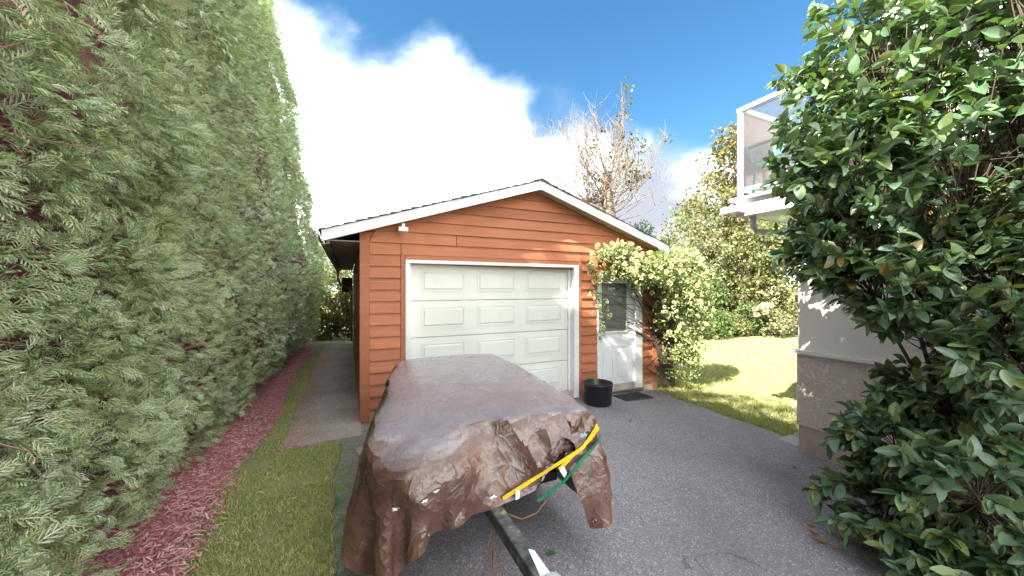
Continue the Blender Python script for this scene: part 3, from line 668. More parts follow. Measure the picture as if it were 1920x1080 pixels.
# --- the tarpaulin: a sheet laid over the load and let fall (position based dynamics)
def sim_tarp():
    sp = 0.0235
    x0, x1, y0, y1 = -0.27, 2.24, 1.75, 4.55
    nx, ny = int((x1 - x0) / sp), int((y1 - y0) / sp)
    r = np.random.default_rng(11)
    X, Y = np.meshgrid(np.linspace(x0, x1, nx), np.linspace(y0, y1, ny), indexing='ij')
    def plane(P, Q, S):
        n = np.cross(Q - P, S - P); n = n / np.linalg.norm(n)
        if n[2] < 0: n = -n
        return np.append(n, -n.dot(P))
    BL, BR, FR, FL = (np.array(v) for v in ((0.44, 3.98, 0.985), (1.56, 3.92, 1.0), (1.53, 2.02, 0.925), (0.14, 2.36, 0.835)))
    MID = np.array((0.80, 2.9, 0.985))
    pl = [plane(BL, BR, MID), plane(BR, FR, MID), plane(FR, FL, MID), plane(FL, BL, MID)]
    def side(P, Q, lean):
        d = Q - P; n = np.array((d[1], -d[0], 0)); n /= np.linalg.norm(n)
        c = np.array((0.85, 3.0, 0.9))
        if n.dot(c - P) > 0: n = -n
        n = n + np.array((0, 0, lean)); n /= np.linalg.norm(n)
        return np.append(n, -n.dot(P))
    pl += [side(BL, BR, 0.05), side(BR, FR, 0.10), side(FR, FL, 0.26), side(FL, BL, 0.22)]
    PL = np.array(pl)
    # start just above the load
    Z = np.full_like(X, 1.03)
    P = np.stack([X, Y, Z], -1).astype(np.float64)
    def smooth_noise(n0, n1, amp):
        g = r.normal(size=(n0, n1))
        ui = np.linspace(0, n0 - 1.001, nx); vi = np.linspace(0, n1 - 1.001, ny)
        i0 = ui.astype(int); j0 = vi.astype(int); fu = (ui - i0)[:, None]; fv = (vi - j0)[None]
        fu = fu * fu * (3 - 2 * fu); fv = fv * fv * (3 - 2 * fv)
        g00 = g[np.ix_(i0, j0)]; g10 = g[np.ix_(i0 + 1, j0)]; g01 = g[np.ix_(i0, j0 + 1)]; g11 = g[np.ix_(i0 + 1, j0 + 1)]
        return amp * ((g00 * (1 - fu) + g10 * fu) * (1 - fv) + (g01 * (1 - fu) + g11 * fu) * fv)
    P[..., 2] += smooth_noise(14, 15, 0.012) + smooth_noise(40, 44, 0.006)
    loose = 1.0 + np.abs(smooth_noise(9, 10, 0.035)) + np.abs(smooth_noise(26, 29, 0.025))
    prev = P.copy()
    hx, hy = X[1, 0] - X[0, 0], Y[0, 1] - Y[0, 0]
    hd = math.hypot(hx, hy)
    def solve(A, B, L0, k):
        d = B - A; l = np.sqrt((d * d).sum(-1)) + 1e-9
        c = (0.5 * k * (l - L0) / l)[..., None] * d
        A += c; B -= c
    SA, SB = np.array((0.86, 1.90, 0.455)), np.array((1.66, 2.10, 0.80))    # strap that cinches the right front corner
    sd = SB - SA; sl2 = sd.dot(sd)
    sn = np.array((0.35, -0.94, 0.0))
    steps = 210; KR = 42.0
    for st in range(steps):
        v = (P - prev) * 0.965
        prev = P.copy()
        P = P + v; P[..., 2] -= 0.00105
        for it in range(9):
            for ax in (0, 1):
                for off in (0, 1):
                    if ax == 0:
                        n = (nx - off) // 2 * 2; A = P[off:off + n:2]; B = P[off + 1:off + n:2]; q = loose[off:off + n:2]; L0 = hx
                    else:
                        n = (ny - off) // 2 * 2; A = P[:, off:off + n:2]; B = P[:, off + 1:off + n:2]; q = loose[:, off:off + n:2]; L0 = hy
                    solve(A, B, L0 * q, 1.0)
            for off in (0, 1):
                n = (nx - off) // 2 * 2
                solve(P[off:off + n:2, :-1], P[off + 1:off + n:2, 1:], hd * loose[off:off + n:2, :-1], 0.55)
                solve(P[off:off + n:2, 1:], P[off + 1:off + n:2, :-1], hd * loose[off:off + n:2, 1:], 0.55)
            if it % 3 == 0:
                for k_, w_ in ((2, 0.09), (5, 0.025)):
                    # bending: skip links, two interleaved colours
                    for ax in (0, 1):
                        nn = nx if ax == 0 else ny
                        idx = np.arange(nn - k_); 
                        for ph in (0, 1):
                            ii = idx[(idx // k_) % 2 == ph]
                            if ax == 0:
                                A = P[ii]; B = P[ii + k_]; solve(A, B, hx * k_, w_); P[ii] = A; P[ii + k_] = B
                            else:
                                A = P[:, ii]; B = P[:, ii + k_]; solve(A, B, hy * k_, w_); P[:, ii] = A; P[:, ii + k_] = B
            # the load
            cand = (P[..., 2] < 1.06) & (P[..., 2] > 0.36)
            Q = P[cand]
            D = Q @ PL[:, :3].T + PL[:, 3]
            E_ = np.exp(np.clip(KR * D, -40, 40)); S_ = E_.sum(1); dm = np.log(S_) / KR      # rounded edges
            ins = dm < 0.008
            gr = (E_[ins] @ PL[:, :3]) / S_[ins][:, None]; gr /= np.linalg.norm(gr, axis=1, keepdims=True)
            Q2 = Q.copy(); Q2[ins] += (0.008 - dm[ins])[:, None] * gr
            P[cand] = Q2
            if it == 8:
                pv = prev[cand]; pv[ins] += 0.75 * (Q2[ins] - pv[ins]); prev[cand] = pv
            # a bulge of the load low at the front left
            for bc, br in (((0.48, 2.26, 0.63), (0.36, 0.27, 0.20)), ((1.45, 2.16, 0.60), (0.17, 0.18, 0.16))):
                dv = (P - np.array(bc)) / np.array(br); l = np.sqrt((dv * dv).sum(-1)) + 1e-9
                inn = l < 1.0
                P[inn] = np.array(bc) + (dv[inn] / l[inn][:, None]) * np.array(br)
                if it == 8: prev[inn] = 0.75 * P[inn] + 0.25 * prev[inn]
            # strap
            if st > 120:
                rel = P - SA; tt = np.clip((rel @ sd) / sl2, 0, 1)
                cl = SA + tt[..., None] * sd; dv = P - cl
                out = dv @ sn
                near = (np.abs(dv[..., 2]) < 0.035) & (out > -0.012) & (out < 0.30) & (tt > 0.0) & (tt < 1.0)
                P[near] -= (0.12 * (out[near] + 0.012))[:, None] * sn
            # ground
            gz = 0.012 + G(P[..., 0])
            low = P[..., 2] < gz
            P[..., 2] = np.where(low, gz, P[..., 2])
            if it == 8: prev[low] = P[low] * 0.6 + prev[low] * 0.4
    return P, nx, ny
ts = time.time()
P, nx, ny = sim_tarp()
print('tarp sim', round(time.time() - ts, 1))
idx = np.arange(nx * ny).reshape(nx, ny)
# long set folds that run down and across the slack sides
rf_ = np.random.default_rng(17)
def vn2(a, b, seed):
    tab = np.random.default_rng(seed).uniform(0, 1, (64, 64))
    i = np.floor(a).astype(int); j = np.floor(b).astype(int); fa = a - i; fb = b - j
    fa = fa * fa * (3 - 2 * fa); fb = fb * fb * (3 - 2 * fb)
    g_ = lambda x, y: tab[x % 64, y % 64]
    return (g_(i, j) * (1 - fa) + g_(i + 1, j) * fa) * (1 - fb) + (g_(i, j + 1) * (1 - fa) + g_(i + 1, j + 1) * fa) * fb
tu = np.gradient(P, axis=0); tv_ = np.gradient(P, axis=1); nrm_ = np.cross(tu, tv_); nrm_ /= np.linalg.norm(nrm_, axis=-1, keepdims=True) + 1e-9
UU, VV = np.meshgrid(np.arange(nx) * 0.0235, np.arange(ny) * 0.0235, indexing='ij')
lift = np.zeros(UU.shape)
for ang, fr, st_, amp, sd_ in ((0.35, 5.0, 0.9, 0.034, 1), (-0.5, 4.0, 0.8, 0.030, 2), (1.1, 7.5, 1.4, 0.018, 3), (0.1, 12.0, 2.0, 0.013, 4), (-0.9, 15.0, 3.0, 0.010, 5)):
    ca, sa = math.cos(ang), math.sin(ang)
    n_ = vn2((UU * ca + VV * sa) * fr + 7, (-UU * sa + VV * ca) * st_ + 3, sd_)
    lift += amp * ((1 - np.abs(2 * n_ - 1)) ** 1.6 - 0.4)
slk = np.clip((0.93 - np.abs(nrm_[..., 2])) / 0.45, 0.03, 1)
for _ in range(3):
    q_ = np.pad(slk, 1, mode='edge'); slk = (q_[:-2, 1:-1] + q_[2:, 1:-1] + q_[1:-1, :-2] + q_[1:-1, 2:] + slk) / 5
P = P + nrm_ * (lift * slk * np.clip((P[..., 2] - 0.05) / 0.5, 0.3, 1))[..., None]
P[..., 2] = np.maximum(P[..., 2], 0.010 + G(P[..., 0]))
F = np.stack([idx[:-1, :-1], idx[1:, :-1], idx[1:, 1:], idx[:-1, 1:]], -1).reshape(-1, 4)
# brown woven polyethylene, grey-blue on its inner face
t = NT('brown_tarpaulin'); p = t.pos()
g = t.n('ShaderNodeNewGeometry')
wn = t.n('ShaderNodeTexNoise', Scale=4.0, Detail=3.0); t.l(p, wn.inputs['Vector'])
pw = t.n('ShaderNodeVectorMath', _operation='MULTIPLY_ADD'); t.l(wn.outputs['Color'], pw.inputs[0]); pw.inputs[1].default_value = (0.16, 0.16, 0.16); t.l(p, pw.inputs[2])
def crease(scale, power):
    n_ = t.noise(pw.outputs[0], scale, 1.5, 0.5, 0.4)
    return t.math('POWER', t.math('SUBTRACT', 1.0, t.math('ABSOLUTE', t.math('MULTIPLY', t.math('SUBTRACT', n_, 0.5), 3.0)), True), power)
c1 = crease(5.0, 5.0); c2 = crease(11.0, 4.0); c3 = crease(26.0, 3.0)
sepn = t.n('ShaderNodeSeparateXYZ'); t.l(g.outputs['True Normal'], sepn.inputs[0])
slack = t.math('SUBTRACT', 1.15, t.math('MULTIPLY', t.math('ABSOLUTE', sepn.outputs[2]), 0.85), True)      # the top is pulled taut, the sides hang slack
crum = t.math('ADD', t.math('ADD', t.math('MULTIPLY', c1, 0.085), t.math('MULTIPLY', c2, 0.045)), t.math('MULTIPLY', c3, 0.016))
crum = t.math('MULTIPLY', crum, slack)
crum = t.math('ADD', crum, t.math('MULTIPLY', t.noise(t.mapping(p, (5, 1.2, 3)), 9, 4, 0.6, 0.5), 0.04))
col = t.ramp(t.noise(p, 2.6, 5, 0.6), [(0.3, (0.070, 0.036, 0.027)), (0.55, (0.112, 0.056, 0.041)), (0.75, (0.145, 0.078, 0.058))])
moss = t.math('MULTIPLY', t.math('SUBTRACT', t.noise(p, 3.3, 6, 0.7), 0.60, True), 4.0, True)
col = t.mix(t.math('MULTIPLY', moss, 0.5), col, (0.085, 0.075, 0.022))
spk = t.math('LESS_THAN', t.voro(p, 55.0), 0.05)
col = t.mix(t.math('MULTIPLY', spk, 0.35), col, (0.3, 0.25, 0.2))
sky_sheen = t.math('MULTIPLY', t.math('MULTIPLY', t.math('SUBTRACT', sepn.outputs[2], 0.72, True), 3.4, True), t.math('ADD', t.noise(p, 5, 5, 0.7), 0.25), True)
col = t.mix(t.math('MULTIPLY', sky_sheen, 1.0), col, (0.30, 0.275, 0.30))  # sky reflection painted as a grey-lilac tint on faces turned upward
nm = t.bump(crum, 0.75, 0.075)
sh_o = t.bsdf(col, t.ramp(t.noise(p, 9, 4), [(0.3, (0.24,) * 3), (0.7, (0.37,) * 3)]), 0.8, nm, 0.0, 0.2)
sh_i = t.bsdf(t.mix(c1, (0.20, 0.25, 0.28), (0.30, 0.36, 0.38)), 0.35, 0.5, nm)
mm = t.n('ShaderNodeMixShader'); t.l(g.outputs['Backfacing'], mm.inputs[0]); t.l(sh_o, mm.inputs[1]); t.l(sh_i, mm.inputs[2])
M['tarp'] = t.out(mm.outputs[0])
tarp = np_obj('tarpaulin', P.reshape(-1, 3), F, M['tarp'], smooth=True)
tag(tarp, 'crumpled shiny brown tarpaulin draped over the trailer in front of the garage', 'tarpaulin')
dm_ = tarp.modifiers.new('facets', 'DECIMATE'); dm_.ratio = 0.27           # stiff sheet: flat facets meeting in creases
dg = bpy.context.evaluated_depsgraph_get(); me2 = bpy.data.meshes.new_from_object(tarp.evaluated_get(dg))
tarp.modifiers.clear(); tarp.data = me2; me2.name = 'tarpaulin'
me2.polygons.foreach_set('use_smooth', np.ones(len(me2.polygons), bool)); me2.set_sharp_from_angle(angle=R(19))
tv = [Vector(v) for v in P.reshape(-1, 3)]
TB = BVHTree.FromPolygons(tv, [tuple(f) for f in F.tolist()])

M['brass'] = pmat('dull_brass', (0.42, 0.34, 0.2), 0.4, 0.15, 20, metal=1.0)
for (i, j) in ((2, 2), (nx // 4, 2), (nx // 2, 2), (nx - 3, 2), (2, ny // 4), (2, ny // 2)):      # eyelets along the hem
    c_ = Vector(P[i, j]); n_ = Vector(np.cross(P[i + 1, j] - P[i - 1, j], P[i, j + 1] - P[i, j - 1])).normalized()
    a_ = n_.orthogonal().normalized(); b_ = n_.cross(a_)
    vs = []; fs = []
    for k in range(16):
        for q in range(6):
            r_ = 0.011 + 0.004 * math.cos(6.2832 * q / 6)
            vs.append(c_ + n_ * (0.004 + 0.003 * math.sin(6.2832 * q / 6)) + (a_ * math.cos(6.2832 * k / 16) + b_ * math.sin(6.2832 * k / 16)) * r_)
    for k in range(16):
        for q in range(6): fs.append((k * 6 + q, ((k + 1) % 16) * 6 + q, ((k + 1) % 16) * 6 + (q + 1) % 6, k * 6 + (q + 1) % 6))
    MB().add(vs, fs).build('eyelet', M['brass'], tarp, smooth=True)

# ------------------------------------------------------------------ straps, cord, tub, mat
M['yellow'] = pmat('yellow_webbing', (0.72, 0.46, 0.02), 0.6, 0.12, 20, 0.3, 200)
M['green'] = pmat('green_webbing', (0.01, 0.15, 0.075), 0.6, 0.15, 20, 0.3, 200)
M['tagwhite'] = pmat('white_label', (0.75, 0.77, 0.76), 0.5, 0.06)
M['cord'] = pmat('brown_cord', (0.20, 0.11, 0.05), 0.8, 0.2, 30)
def hug(p, off=0.012):
    h = TB.find_nearest(Vector(p))
    q = h[0]; n = (Vector(p) - q)
    front = Vector((0.25, -0.95, 0.15)).normalized()
    c = TB.ray_cast(Vector(p) + front * 0.5, -front, 1.2)
    if c[0] is not None: return c[0] + front * off
    return q + front * off
def strap(name, A, B, width, mat, label, n=26, sag=0.0, hugging=True, parent=None, off=0.012):
    pts = []
    for i in range(n):
        u = i / (n - 1); p = Vector(A).lerp(Vector(B), u); p.z -= sag * 4 * u * (1 - u)
        pts.append(p)
    if hugging:
        hp = [hug(p, off) for p in pts]
        front = Vector((0.25, -0.95, 0.15)).normalized()
        d = [(h - p).dot(front) for h, p in zip(hp, pts)]
        # a tight band bridges hollows: take the outer hull of the profile
        hull = []
        for i in range(n):
            best = d[i]
            for a_ in range(i + 1):
                for b_ in range(i, n):
                    if b_ > a_:
                        best = max(best, d[a_] + (d[b_] - d[a_]) * (i - a_) / (b_ - a_))
            hull.append(best)
        pts = [p + front * h for p, h in zip(pts, hull)]
    vs = []; fs = []
    for i, p in enumerate(pts):
        t_ = (pts[min(i + 1, n - 1)] - pts[max(i - 1, 0)]).normalized()
        fwd = Vector((0.3, -0.9, 0.35)); sdir = t_.cross(fwd).normalized(); fwd = sdir.cross(t_).normalized()
        tw = 0.35 * math.sin(i * 0.5)
        sd_ = sdir * math.cos(tw) + fwd * math.sin(tw)
        for (a_, b_) in ((-1, 0), (1, 0), (1, 1), (-1, 1)):
            vs.append(p + sd_ * (a_ * width / 2) + fwd * (b_ * 0.003))
    for i in range(n - 1):
        for k in range(4): fs.append((i * 4 + k, i * 4 + (k + 1) % 4, (i + 1) * 4 + (k + 1) % 4, (i + 1) * 4 + k))
    fs += [(3, 2, 1, 0), tuple((n - 1) * 4 + k for k in range(4))]
    o = MB().add(vs, fs).build(name, mat, parent)
    if parent is None: tag(o, label, 'strap')
    return o, pts
def label_tag(p, parent, w_=0.035, h_=0.055, tilt=0.25):
    m = MB(); d = Vector((math.cos(tilt), 0.25, -math.sin(tilt))).normalized(); u = Vector((math.sin(tilt), 0.05, math.cos(tilt)))
    f = Vector((0.2, -0.95, 0.2)).normalized() * 0.006
    q = [p - d * w_ / 2 + f, p + d * w_ / 2 + f, p + d * w_ / 2 - u * h_ + f, p - d * w_ / 2 - u * h_ + f * 2]
    m.add([*q, *[v + f * 0.3 for v in q]], [(0, 1, 2, 3), (7, 6, 5, 4), (0, 4, 5, 1), (1, 5, 6, 2), (2, 6, 7, 3), (3, 7, 4, 0)])
    m.build('tag', M['tagwhite'], parent)
ys_, yp = strap('tie_down_strap', (0.885, 1.93, 0.475), (1.545, 1.99, 0.815), 0.022, M['yellow'], 'doubled yellow webbing strap with white tags stretched across the tarpaulin')
o2, yp2 = strap('loop', (1.22, 1.93, 0.60), (1.55, 1.985, 0.80), 0.020, M['yellow'], None, parent=ys_, off=0.016)
label_tag(yp[3], ys_, tilt=0.1); label_tag(yp2[1], ys_, 0.04, 0.06, -0.5)
strap('bungee_strap', (1.085, 1.90, 0.435), (1.56, 1.99, 0.745), 0.022, M['green'], 'dark green strap holding the gathered right corner of the tarpaulin', off=0.02)
for (tx, tz, tw_) in ((0.40, 0.60, 0.022), (0.47, 0.63, 0.026), (0.28, 0.56, 0.030), (0.84, 0.50, 0.03)):      # frayed white rips in the sheet
    c_ = hug((tx, 1.9, tz), 0.004); vs = [c_]; n_ = 11
    for k in range(n_):
        r_ = tw_ * random.uniform(0.25, 1.0); a_ = 2 * math.pi * k / n_
        vs.append(hug((c_.x + r_ * math.cos(a_), c_.y, c_.z + 0.45 * r_ * math.sin(a_)), 0.005))
    MB().add(vs, [(0, 1 + k, 1 + (k + 1) % n_) for k in range(n_)]).build('rip', M['tagwhite'], tarp)
cd = MB()
cd.tube([(0.80, 1.95, 0.33), (0.775, 1.96, 0.2), (0.77, 1.93, 0.06), (0.82, 1.86, 0.012), (0.86, 1.80, -0.01), (0.84, 1.66, -0.012), (0.80, 1.5, -0.012), (0.86, 1.40, -0.014)], 0.0045, 6)
cd.tube([(0.77, 1.97, 0.32), (0.74, 1.97, 0.18), (0.70, 1.93, 0.10), (0.74, 1.90, 0.06), (0.79, 1.92, 0.12), (0.77, 1.96, 0.25)], 0.004, 6)
tag(cd.build('hanging_cord', M['cord'], smooth=True), 'thin brown cord dangling to the asphalt beside the trailer drawbar', 'cord')
wr = MB()
wr.tube([(0.87, 1.95, 0.40), (0.95, 1.93, 0.36), (1.05, 1.93, 0.37), (1.12, 1.93, 0.43)], 0.004, 6)
tag(wr.build('loose_rope', M['cord'], smooth=True), 'slack tan rope looped under the yellow strap to the tarpaulin corner', 'rope')

PO = (3.66, 4.66, float(G(3.66)))
M['tub'] = pmat('black_plastic', (0.012, 0.012, 0.018), 0.38, 0.25, 12, 0.1, 30, spec=0.5)
tub = MB(PO).lathe([(0.0, 0.004), (0.205, 0.004), (0.215, 0.02), (0.232, 0.315), (0.240, 0.320), (0.241, 0.338), (0.232, 0.342), (0.224, 0.330), (0.206, 0.12), (0.0, 0.12)], PO, 40)
tb = empty('planter_tub', 'round black plastic tub standing on the asphalt before the entry door', 'planter', PO)
tub.build('pot', M['tub'], tb, smooth=True)
M['soil'] = pmat('potting_soil', (0.05, 0.035, 0.025), 0.95, 0.4, 30, 1.0, 70)
vs = [(PO[0] + 0.21 * u * math.cos(a), PO[1] + 0.21 * u * math.sin(a), PO[2] + 0.24 + 0.012 * math.sin(5 * a + 9 * u)) for u in (0.01, 0.5, 1.0) for a in np.linspace(0, 2 * math.pi, 24, endpoint=False)]
fs = [(i * 24 + k, i * 24 + (k + 1) % 24, (i + 1) * 24 + (k + 1) % 24, (i + 1) * 24 + k) for i in range(2) for k in range(24)]
MB(PO).add(vs, fs).build('soil', M['soil'], tb, smooth=True)

MO = (4.47, 4.76, float(G(4.47)))
M['rubber'] = pmat('grey_rubber', (0.045, 0.045, 0.052), 0.7, 0.3, 20)
mat_e = empty('doormat', 'dark ridged rubber doormat lying in front of the entry door', 'doormat', MO)
MB(MO).box(MO[0] - 0.31, MO[0] + 0.31, MO[1] - 0.19, MO[1] + 0.19, MO[2] - 0.006, MO[2] + 0.008).build('base', M['rubber'], mat_e, bevel=0.003)
for k in range(15):
    x = MO[0] - 0.28 + k * 0.04
    MB(MO).box(x - 0.006, x + 0.006, MO[1] - 0.165, MO[1] + 0.165, MO[2] + 0.0081, MO[2] + 0.017).build('rib', M['rubber'], mat_e)
for k in range(6):
    y = MO[1] - 0.15 + k * 0.06
    MB(MO).box(MO[0] - 0.295, MO[0] + 0.295, y - 0.004, y + 0.004, MO[2] + 0.0082, MO[2] + 0.0135).build('rib', M['rubber'], mat_e)

# lattice trellis at the garage corner
TRO = (5.62, 5.16, -0.16)
M['lattice'] = pmat('weathered_lattice', (0.52, 0.42, 0.34), 0.75, 0.2, 8, 0.2, 60, stretch=(1, 1, 4))
tr = empty('trellis', 'weathered wooden lattice trellis beside the garage corner behind the climber', 'trellis', TRO)
for k in range(4):
    x = 5.38 + k * 0.135
    MB(TRO).box(x, x + 0.035, 5.135, 5.150, -0.18, 2.1).build('upright', M['lattice'], tr)
for k in range(12):
    z = 0.02 + k * 0.17
    MB(TRO).box(5.365, 5.86, 5.151, 5.166, z, z + 0.035).build('crossbar', M['lattice'], tr)

# ------------------------------------------------------------------ foliage tools
def rot_from(dirs, ups):
    """local y -> dirs, local z close to ups"""
    y = dirs / (np.linalg.norm(dirs, axis=1, keepdims=True) + 1e-9)
    x = np.cross(y, ups); x /= (np.linalg.norm(x, axis=1, keepdims=True) + 1e-9)
    z = np.cross(x, y)
    return np.stack([x, y, z], -1)
def scatter(tv, tf, pos, Rm, s):
    n, k = len(pos), len(tv)
    if np.ndim(s) == 1: s = np.asarray(s)[:, None, None]
    V = np.einsum('nij,kj->nki', Rm, tv) * s + pos[:, None]
    F = tf[None] + (np.arange(n) * k)[:, None, None]
    return V.reshape(-1, 3), F.reshape(-1, tf.shape[1])
def merge(parts):
    Vs = []; Fs = []; b = 0
    for V, F in parts:
        Vs.append(V); Fs.append(F + b); b += len(V)
    return np.concatenate(Vs), np.concatenate(Fs)
def rnd_dirs(n, r=rng):
    d = r.normal(size=(n, 3)); return d / np.linalg.norm(d, axis=1, keepdims=True)
def np_tubes(lines, sides=5):
    """lines: list of (pts (k,3), radii (k)); returns quads"""
    Vs = []; Fs = []; b = 0
    ang = np.arange(sides) * 2 * math.pi / sides
    for pts, rad in lines:
        pts = np.asarray(pts, float); rad = np.asarray(rad, float); k = len(pts)
        t_ = np.gradient(pts, axis=0); t_ /= np.linalg.norm(t_, axis=1, keepdims=True) + 1e-9
        ref = np.array((0.31, 0.17, 0.94)) if abs(t_[:, 2]).mean() < 0.8 else np.array((0.94, 0.31, 0.1))
        a = np.cross(t_, ref); a /= np.linalg.norm(a, axis=1, keepdims=True) + 1e-9
        c = np.cross(t_, a)
        ring = pts[:, None] + (a[:, None] * np.cos(ang)[None, :, None] + c[:, None] * np.sin(ang)[None, :, None]) * rad[:, None, None]
        Vs.append(ring.reshape(-1, 3))
        i = np.arange(k - 1)[:, None] * sides; j = np.arange(sides)[None]; j2 = (j + 1) % sides
        Fs.append(np.stack([i + j, i + j2, i + sides + j2, i + sides + j], -1).reshape(-1, 4) + b)
        b += k * sides
    return np.concatenate(Vs), np.concatenate(Fs)
def value_noise(P, scale, seed):
    """cheap smooth 3-D value noise in 0..1"""
    P = P * scale + 1000.0
    i = np.floor(P).astype(np.int64); f = P - i; f = f * f * (3 - 2 * f)
    def h(x, y, z):
        n = (x * 73856093) ^ (y * 19349663) ^ (z * 83492791) ^ (seed * 2654435761)
        n = (n ^ (n >> 13)) * 1274126177 & 0x7fffffff
        return ((n ^ (n >> 16)) & 0xffff) / 65535.0
    r = 0
    for dx in (0, 1):
        for dy in (0, 1):
            for dz in (0, 1):
                wgt = (f[:, 0] if dx else 1 - f[:, 0]) * (f[:, 1] if dy else 1 - f[:, 1]) * (f[:, 2] if dz else 1 - f[:, 2])
                r = r + wgt * h(i[:, 0] + dx, i[:, 1] + dy, i[:, 2] + dz)
    return r

# ------------------------------------------------------------------ the tall cedar hedge on the left
t = NT('cedar_sprays'); g = t.n('ShaderNodeNewGeometry'); p = g.outputs['Position']
col = t.ramp(g.outputs['Random Per Island'], [(0.0, (0.11, 0.165, 0.075)), (0.25, (0.21, 0.30, 0.14)), (0.45, (0.30, 0.40, 0.20)), (0.65, (0.40, 0.48, 0.30)), (0.85, (0.52, 0.58, 0.44)), (0.95, (0.52, 0.48, 0.30)), (1.0, (0.54, 0.35, 0.29))])
gl_ = t.math('MULTIPLY', t.math('SUBTRACT', t.noise(p, 4.2, 3), 0.47, True), 4.0, True)
col = t.mix(t.math('MULTIPLY', gl_, 0.65), col, (0.58, 0.66, 0.60))
ye = t.math('MULTIPLY', t.math('SUBTRACT', t.noise(t.mapping(p, (1, 1, 1), (9, 4, 2)), 1.6, 4), 0.50, True), 4.0, True)
col = t.mix(t.math('MULTIPLY', ye, 0.5), col, (0.27, 0.33, 0.07))
de = t.math('MULTIPLY', t.math('SUBTRACT', t.noise(t.mapping(p, (1, 1, 1), (2, 7, 5)), 3.4, 4), 0.60, True), 6.0, True)
col = t.mix(t.math('MULTIPLY', de, 0.65), col, (0.48, 0.31, 0.30))
a = t.bsdf(col, 0.5, 0.4)
tr_ = t.n('ShaderNodeBsdfTranslucent'); t.l(t.mix(1.0, col, (1.4, 1.6, 0.7), 'MULTIPLY'), tr_.inputs[0])
mm = t.n('ShaderNodeMixShader', i0=0.25); t.l(a, mm.inputs[1]); t.l(tr_.outputs[0], mm.inputs[2])
M['cedar'] = t.out(mm.outputs[0])
M['hedgecore'] = pmat('hedge_inner_twigs', (0.13, 0.048, 0.055), 0.9, 0.5, 7, 1.0, 30)
M['cedartwig'] = pmat('cedar_bark', (0.34, 0.18, 0.17), 0.85, 0.3, 14)
def hface(y, z):
    """x of the clipped face: leaning back with height, tree columns and bulges"""
    base = np.interp(z, [0, 0.25, 0.8, 1.75, 3.8, 6.9, 8.6, 10.5], [-1.54, -1.34, -1.10, -1.00, -1.16, -1.58, -2.0, -2.25])
    base = base + np.interp(y, [-3, 2.0, 4.5, 7, 11, 13.0], [0.02, -0.02, -0.12, -0.15, 0.04, 0.16])
    col = 0.05 * np.cos(2 * math.pi * y / 0.92) * np.clip(z / 3, 0.2, 1)
    step = np.where(z > 2.8, -0.10 * np.clip((y - 2.75) / 0.25, 0, 1) * np.clip((z - 2.8) / 2, 0, 1), 0)
    Pn = np.stack([np.zeros_like(y), y, z], -1)
    return base + col + step + 0.26 * (value_noise(Pn, 1.1, 3) - 0.5) + 0.16 * (value_noise(Pn, 3.1, 5) - 0.5)
def crest(y):
    c = np.interp(y, [-3, 0.0, 2.0, 3.0, 5.0, 9.0, 13], [9.0, 8.9, 8.7, 8.0, 8.2, 9.6, 10.8])
    return c + 0.42 * np.abs(np.cos(math.pi * (y - 0.25) / 0.92)) ** 1.5 - 0.2 + 0.12 * np.sin(y * 2.3)
hg = empty('hedge', 'very tall clipped cedar hedge along the reddish mulch strip', 'hedge', (-2.4, 5.0, 0))
HGO = np.array((-2.4, 5.0, 0))
# inner mass of old twigs
cy_ = np.linspace(-3.3, 12.9, 100); cz_ = np.linspace(0.02, 1, 46)
V = []; 
for s_ in (0, 1):
    for u in (cz_ if s_ == 0 else cz_[::-1]):
        z = u * (crest(cy_) - 0.25)
        if s_ == 0: x = hface(cy_, z) - 0.24 - 0.55 * np.clip((u - 0.93) / 0.07, 0, 1)
        else: x = -4.6 + 0.9 * u + 0 * cy_
        ends = np.clip(np.minimum(cy_ + 3.3, 12.9 - cy_) / 0.5, 0, 1)
        x = -3.3 + (x + 3.3) * (0.15 + 0.85 * ends)
        V.append(np.stack([x, cy_, z], -1))
V = np.array(V); nr, nc = V.shape[:2]
idx = np.arange(nr * nc).reshape(nr, nc)
F = np.stack([idx[:-1, :-1], idx[:-1, 1:], idx[1:, 1:], idx[1:, :-1]], -1).reshape(-1, 4)
np_obj('inner_growth', V.reshape(-1, 3) - HGO, F, M['hedgecore'], hg, smooth=True)
# sprays of scale leaves: a flat fan of branchlets
def spray_tpl(lat, sub, wl=0.036, slim=False):
    vs = []; fs = []
    def kite(p, d, ln, wd, zc, tri=False):
        d = np.array(d) / np.linalg.norm(d); nx_ = np.array((d[1], -d[0]))
        b = len(vs); p = np.array(p)
        if tri:
            for q, zz in ((p + nx_ * wd, 0.0), (p + d * ln, zc), (p - nx_ * wd, 0.0)): vs.append((q[0], q[1], zz))
            fs.append((b, b + 1, b + 2)); return
        m_ = p + d * ln * 0.45
        for q, zz in ((p, 0), (m_ + nx_ * wd, 0.012), (p + d * ln, zc), (m_ - nx_ * wd, 0.012)): vs.append((q[0], q[1], zz))
        fs.append((b, b + 1, b + 2)); fs.append((b, b + 2, b + 3))
    kite((0, 0), (0, 1), 1.0, 0.028, -0.10)
    for k in range(lat):
        u = (k + 0.7) / (lat + 0.5)
        ln = 0.52 * (1 - 0.65 * u) * (0.8 + 0.4 * ((k * 37) % 10) / 10)
        for sg in (-1, 1):
            d = (sg * math.sin(0.72), math.cos(0.72))
            kite((0, u * 0.92), d, ln, wl, -0.08 - 0.05 * u, slim)
            for q in range(sub):
                e_ = 0.42 + 0.32 * q
                kite((d[0] * ln * e_, u * 0.92 + d[1] * ln * e_), (sg * math.sin(0.25), math.cos(0.25)), ln * 0.42, 0.020, -0.1, True)
    return np.array(vs), np.array(fs)
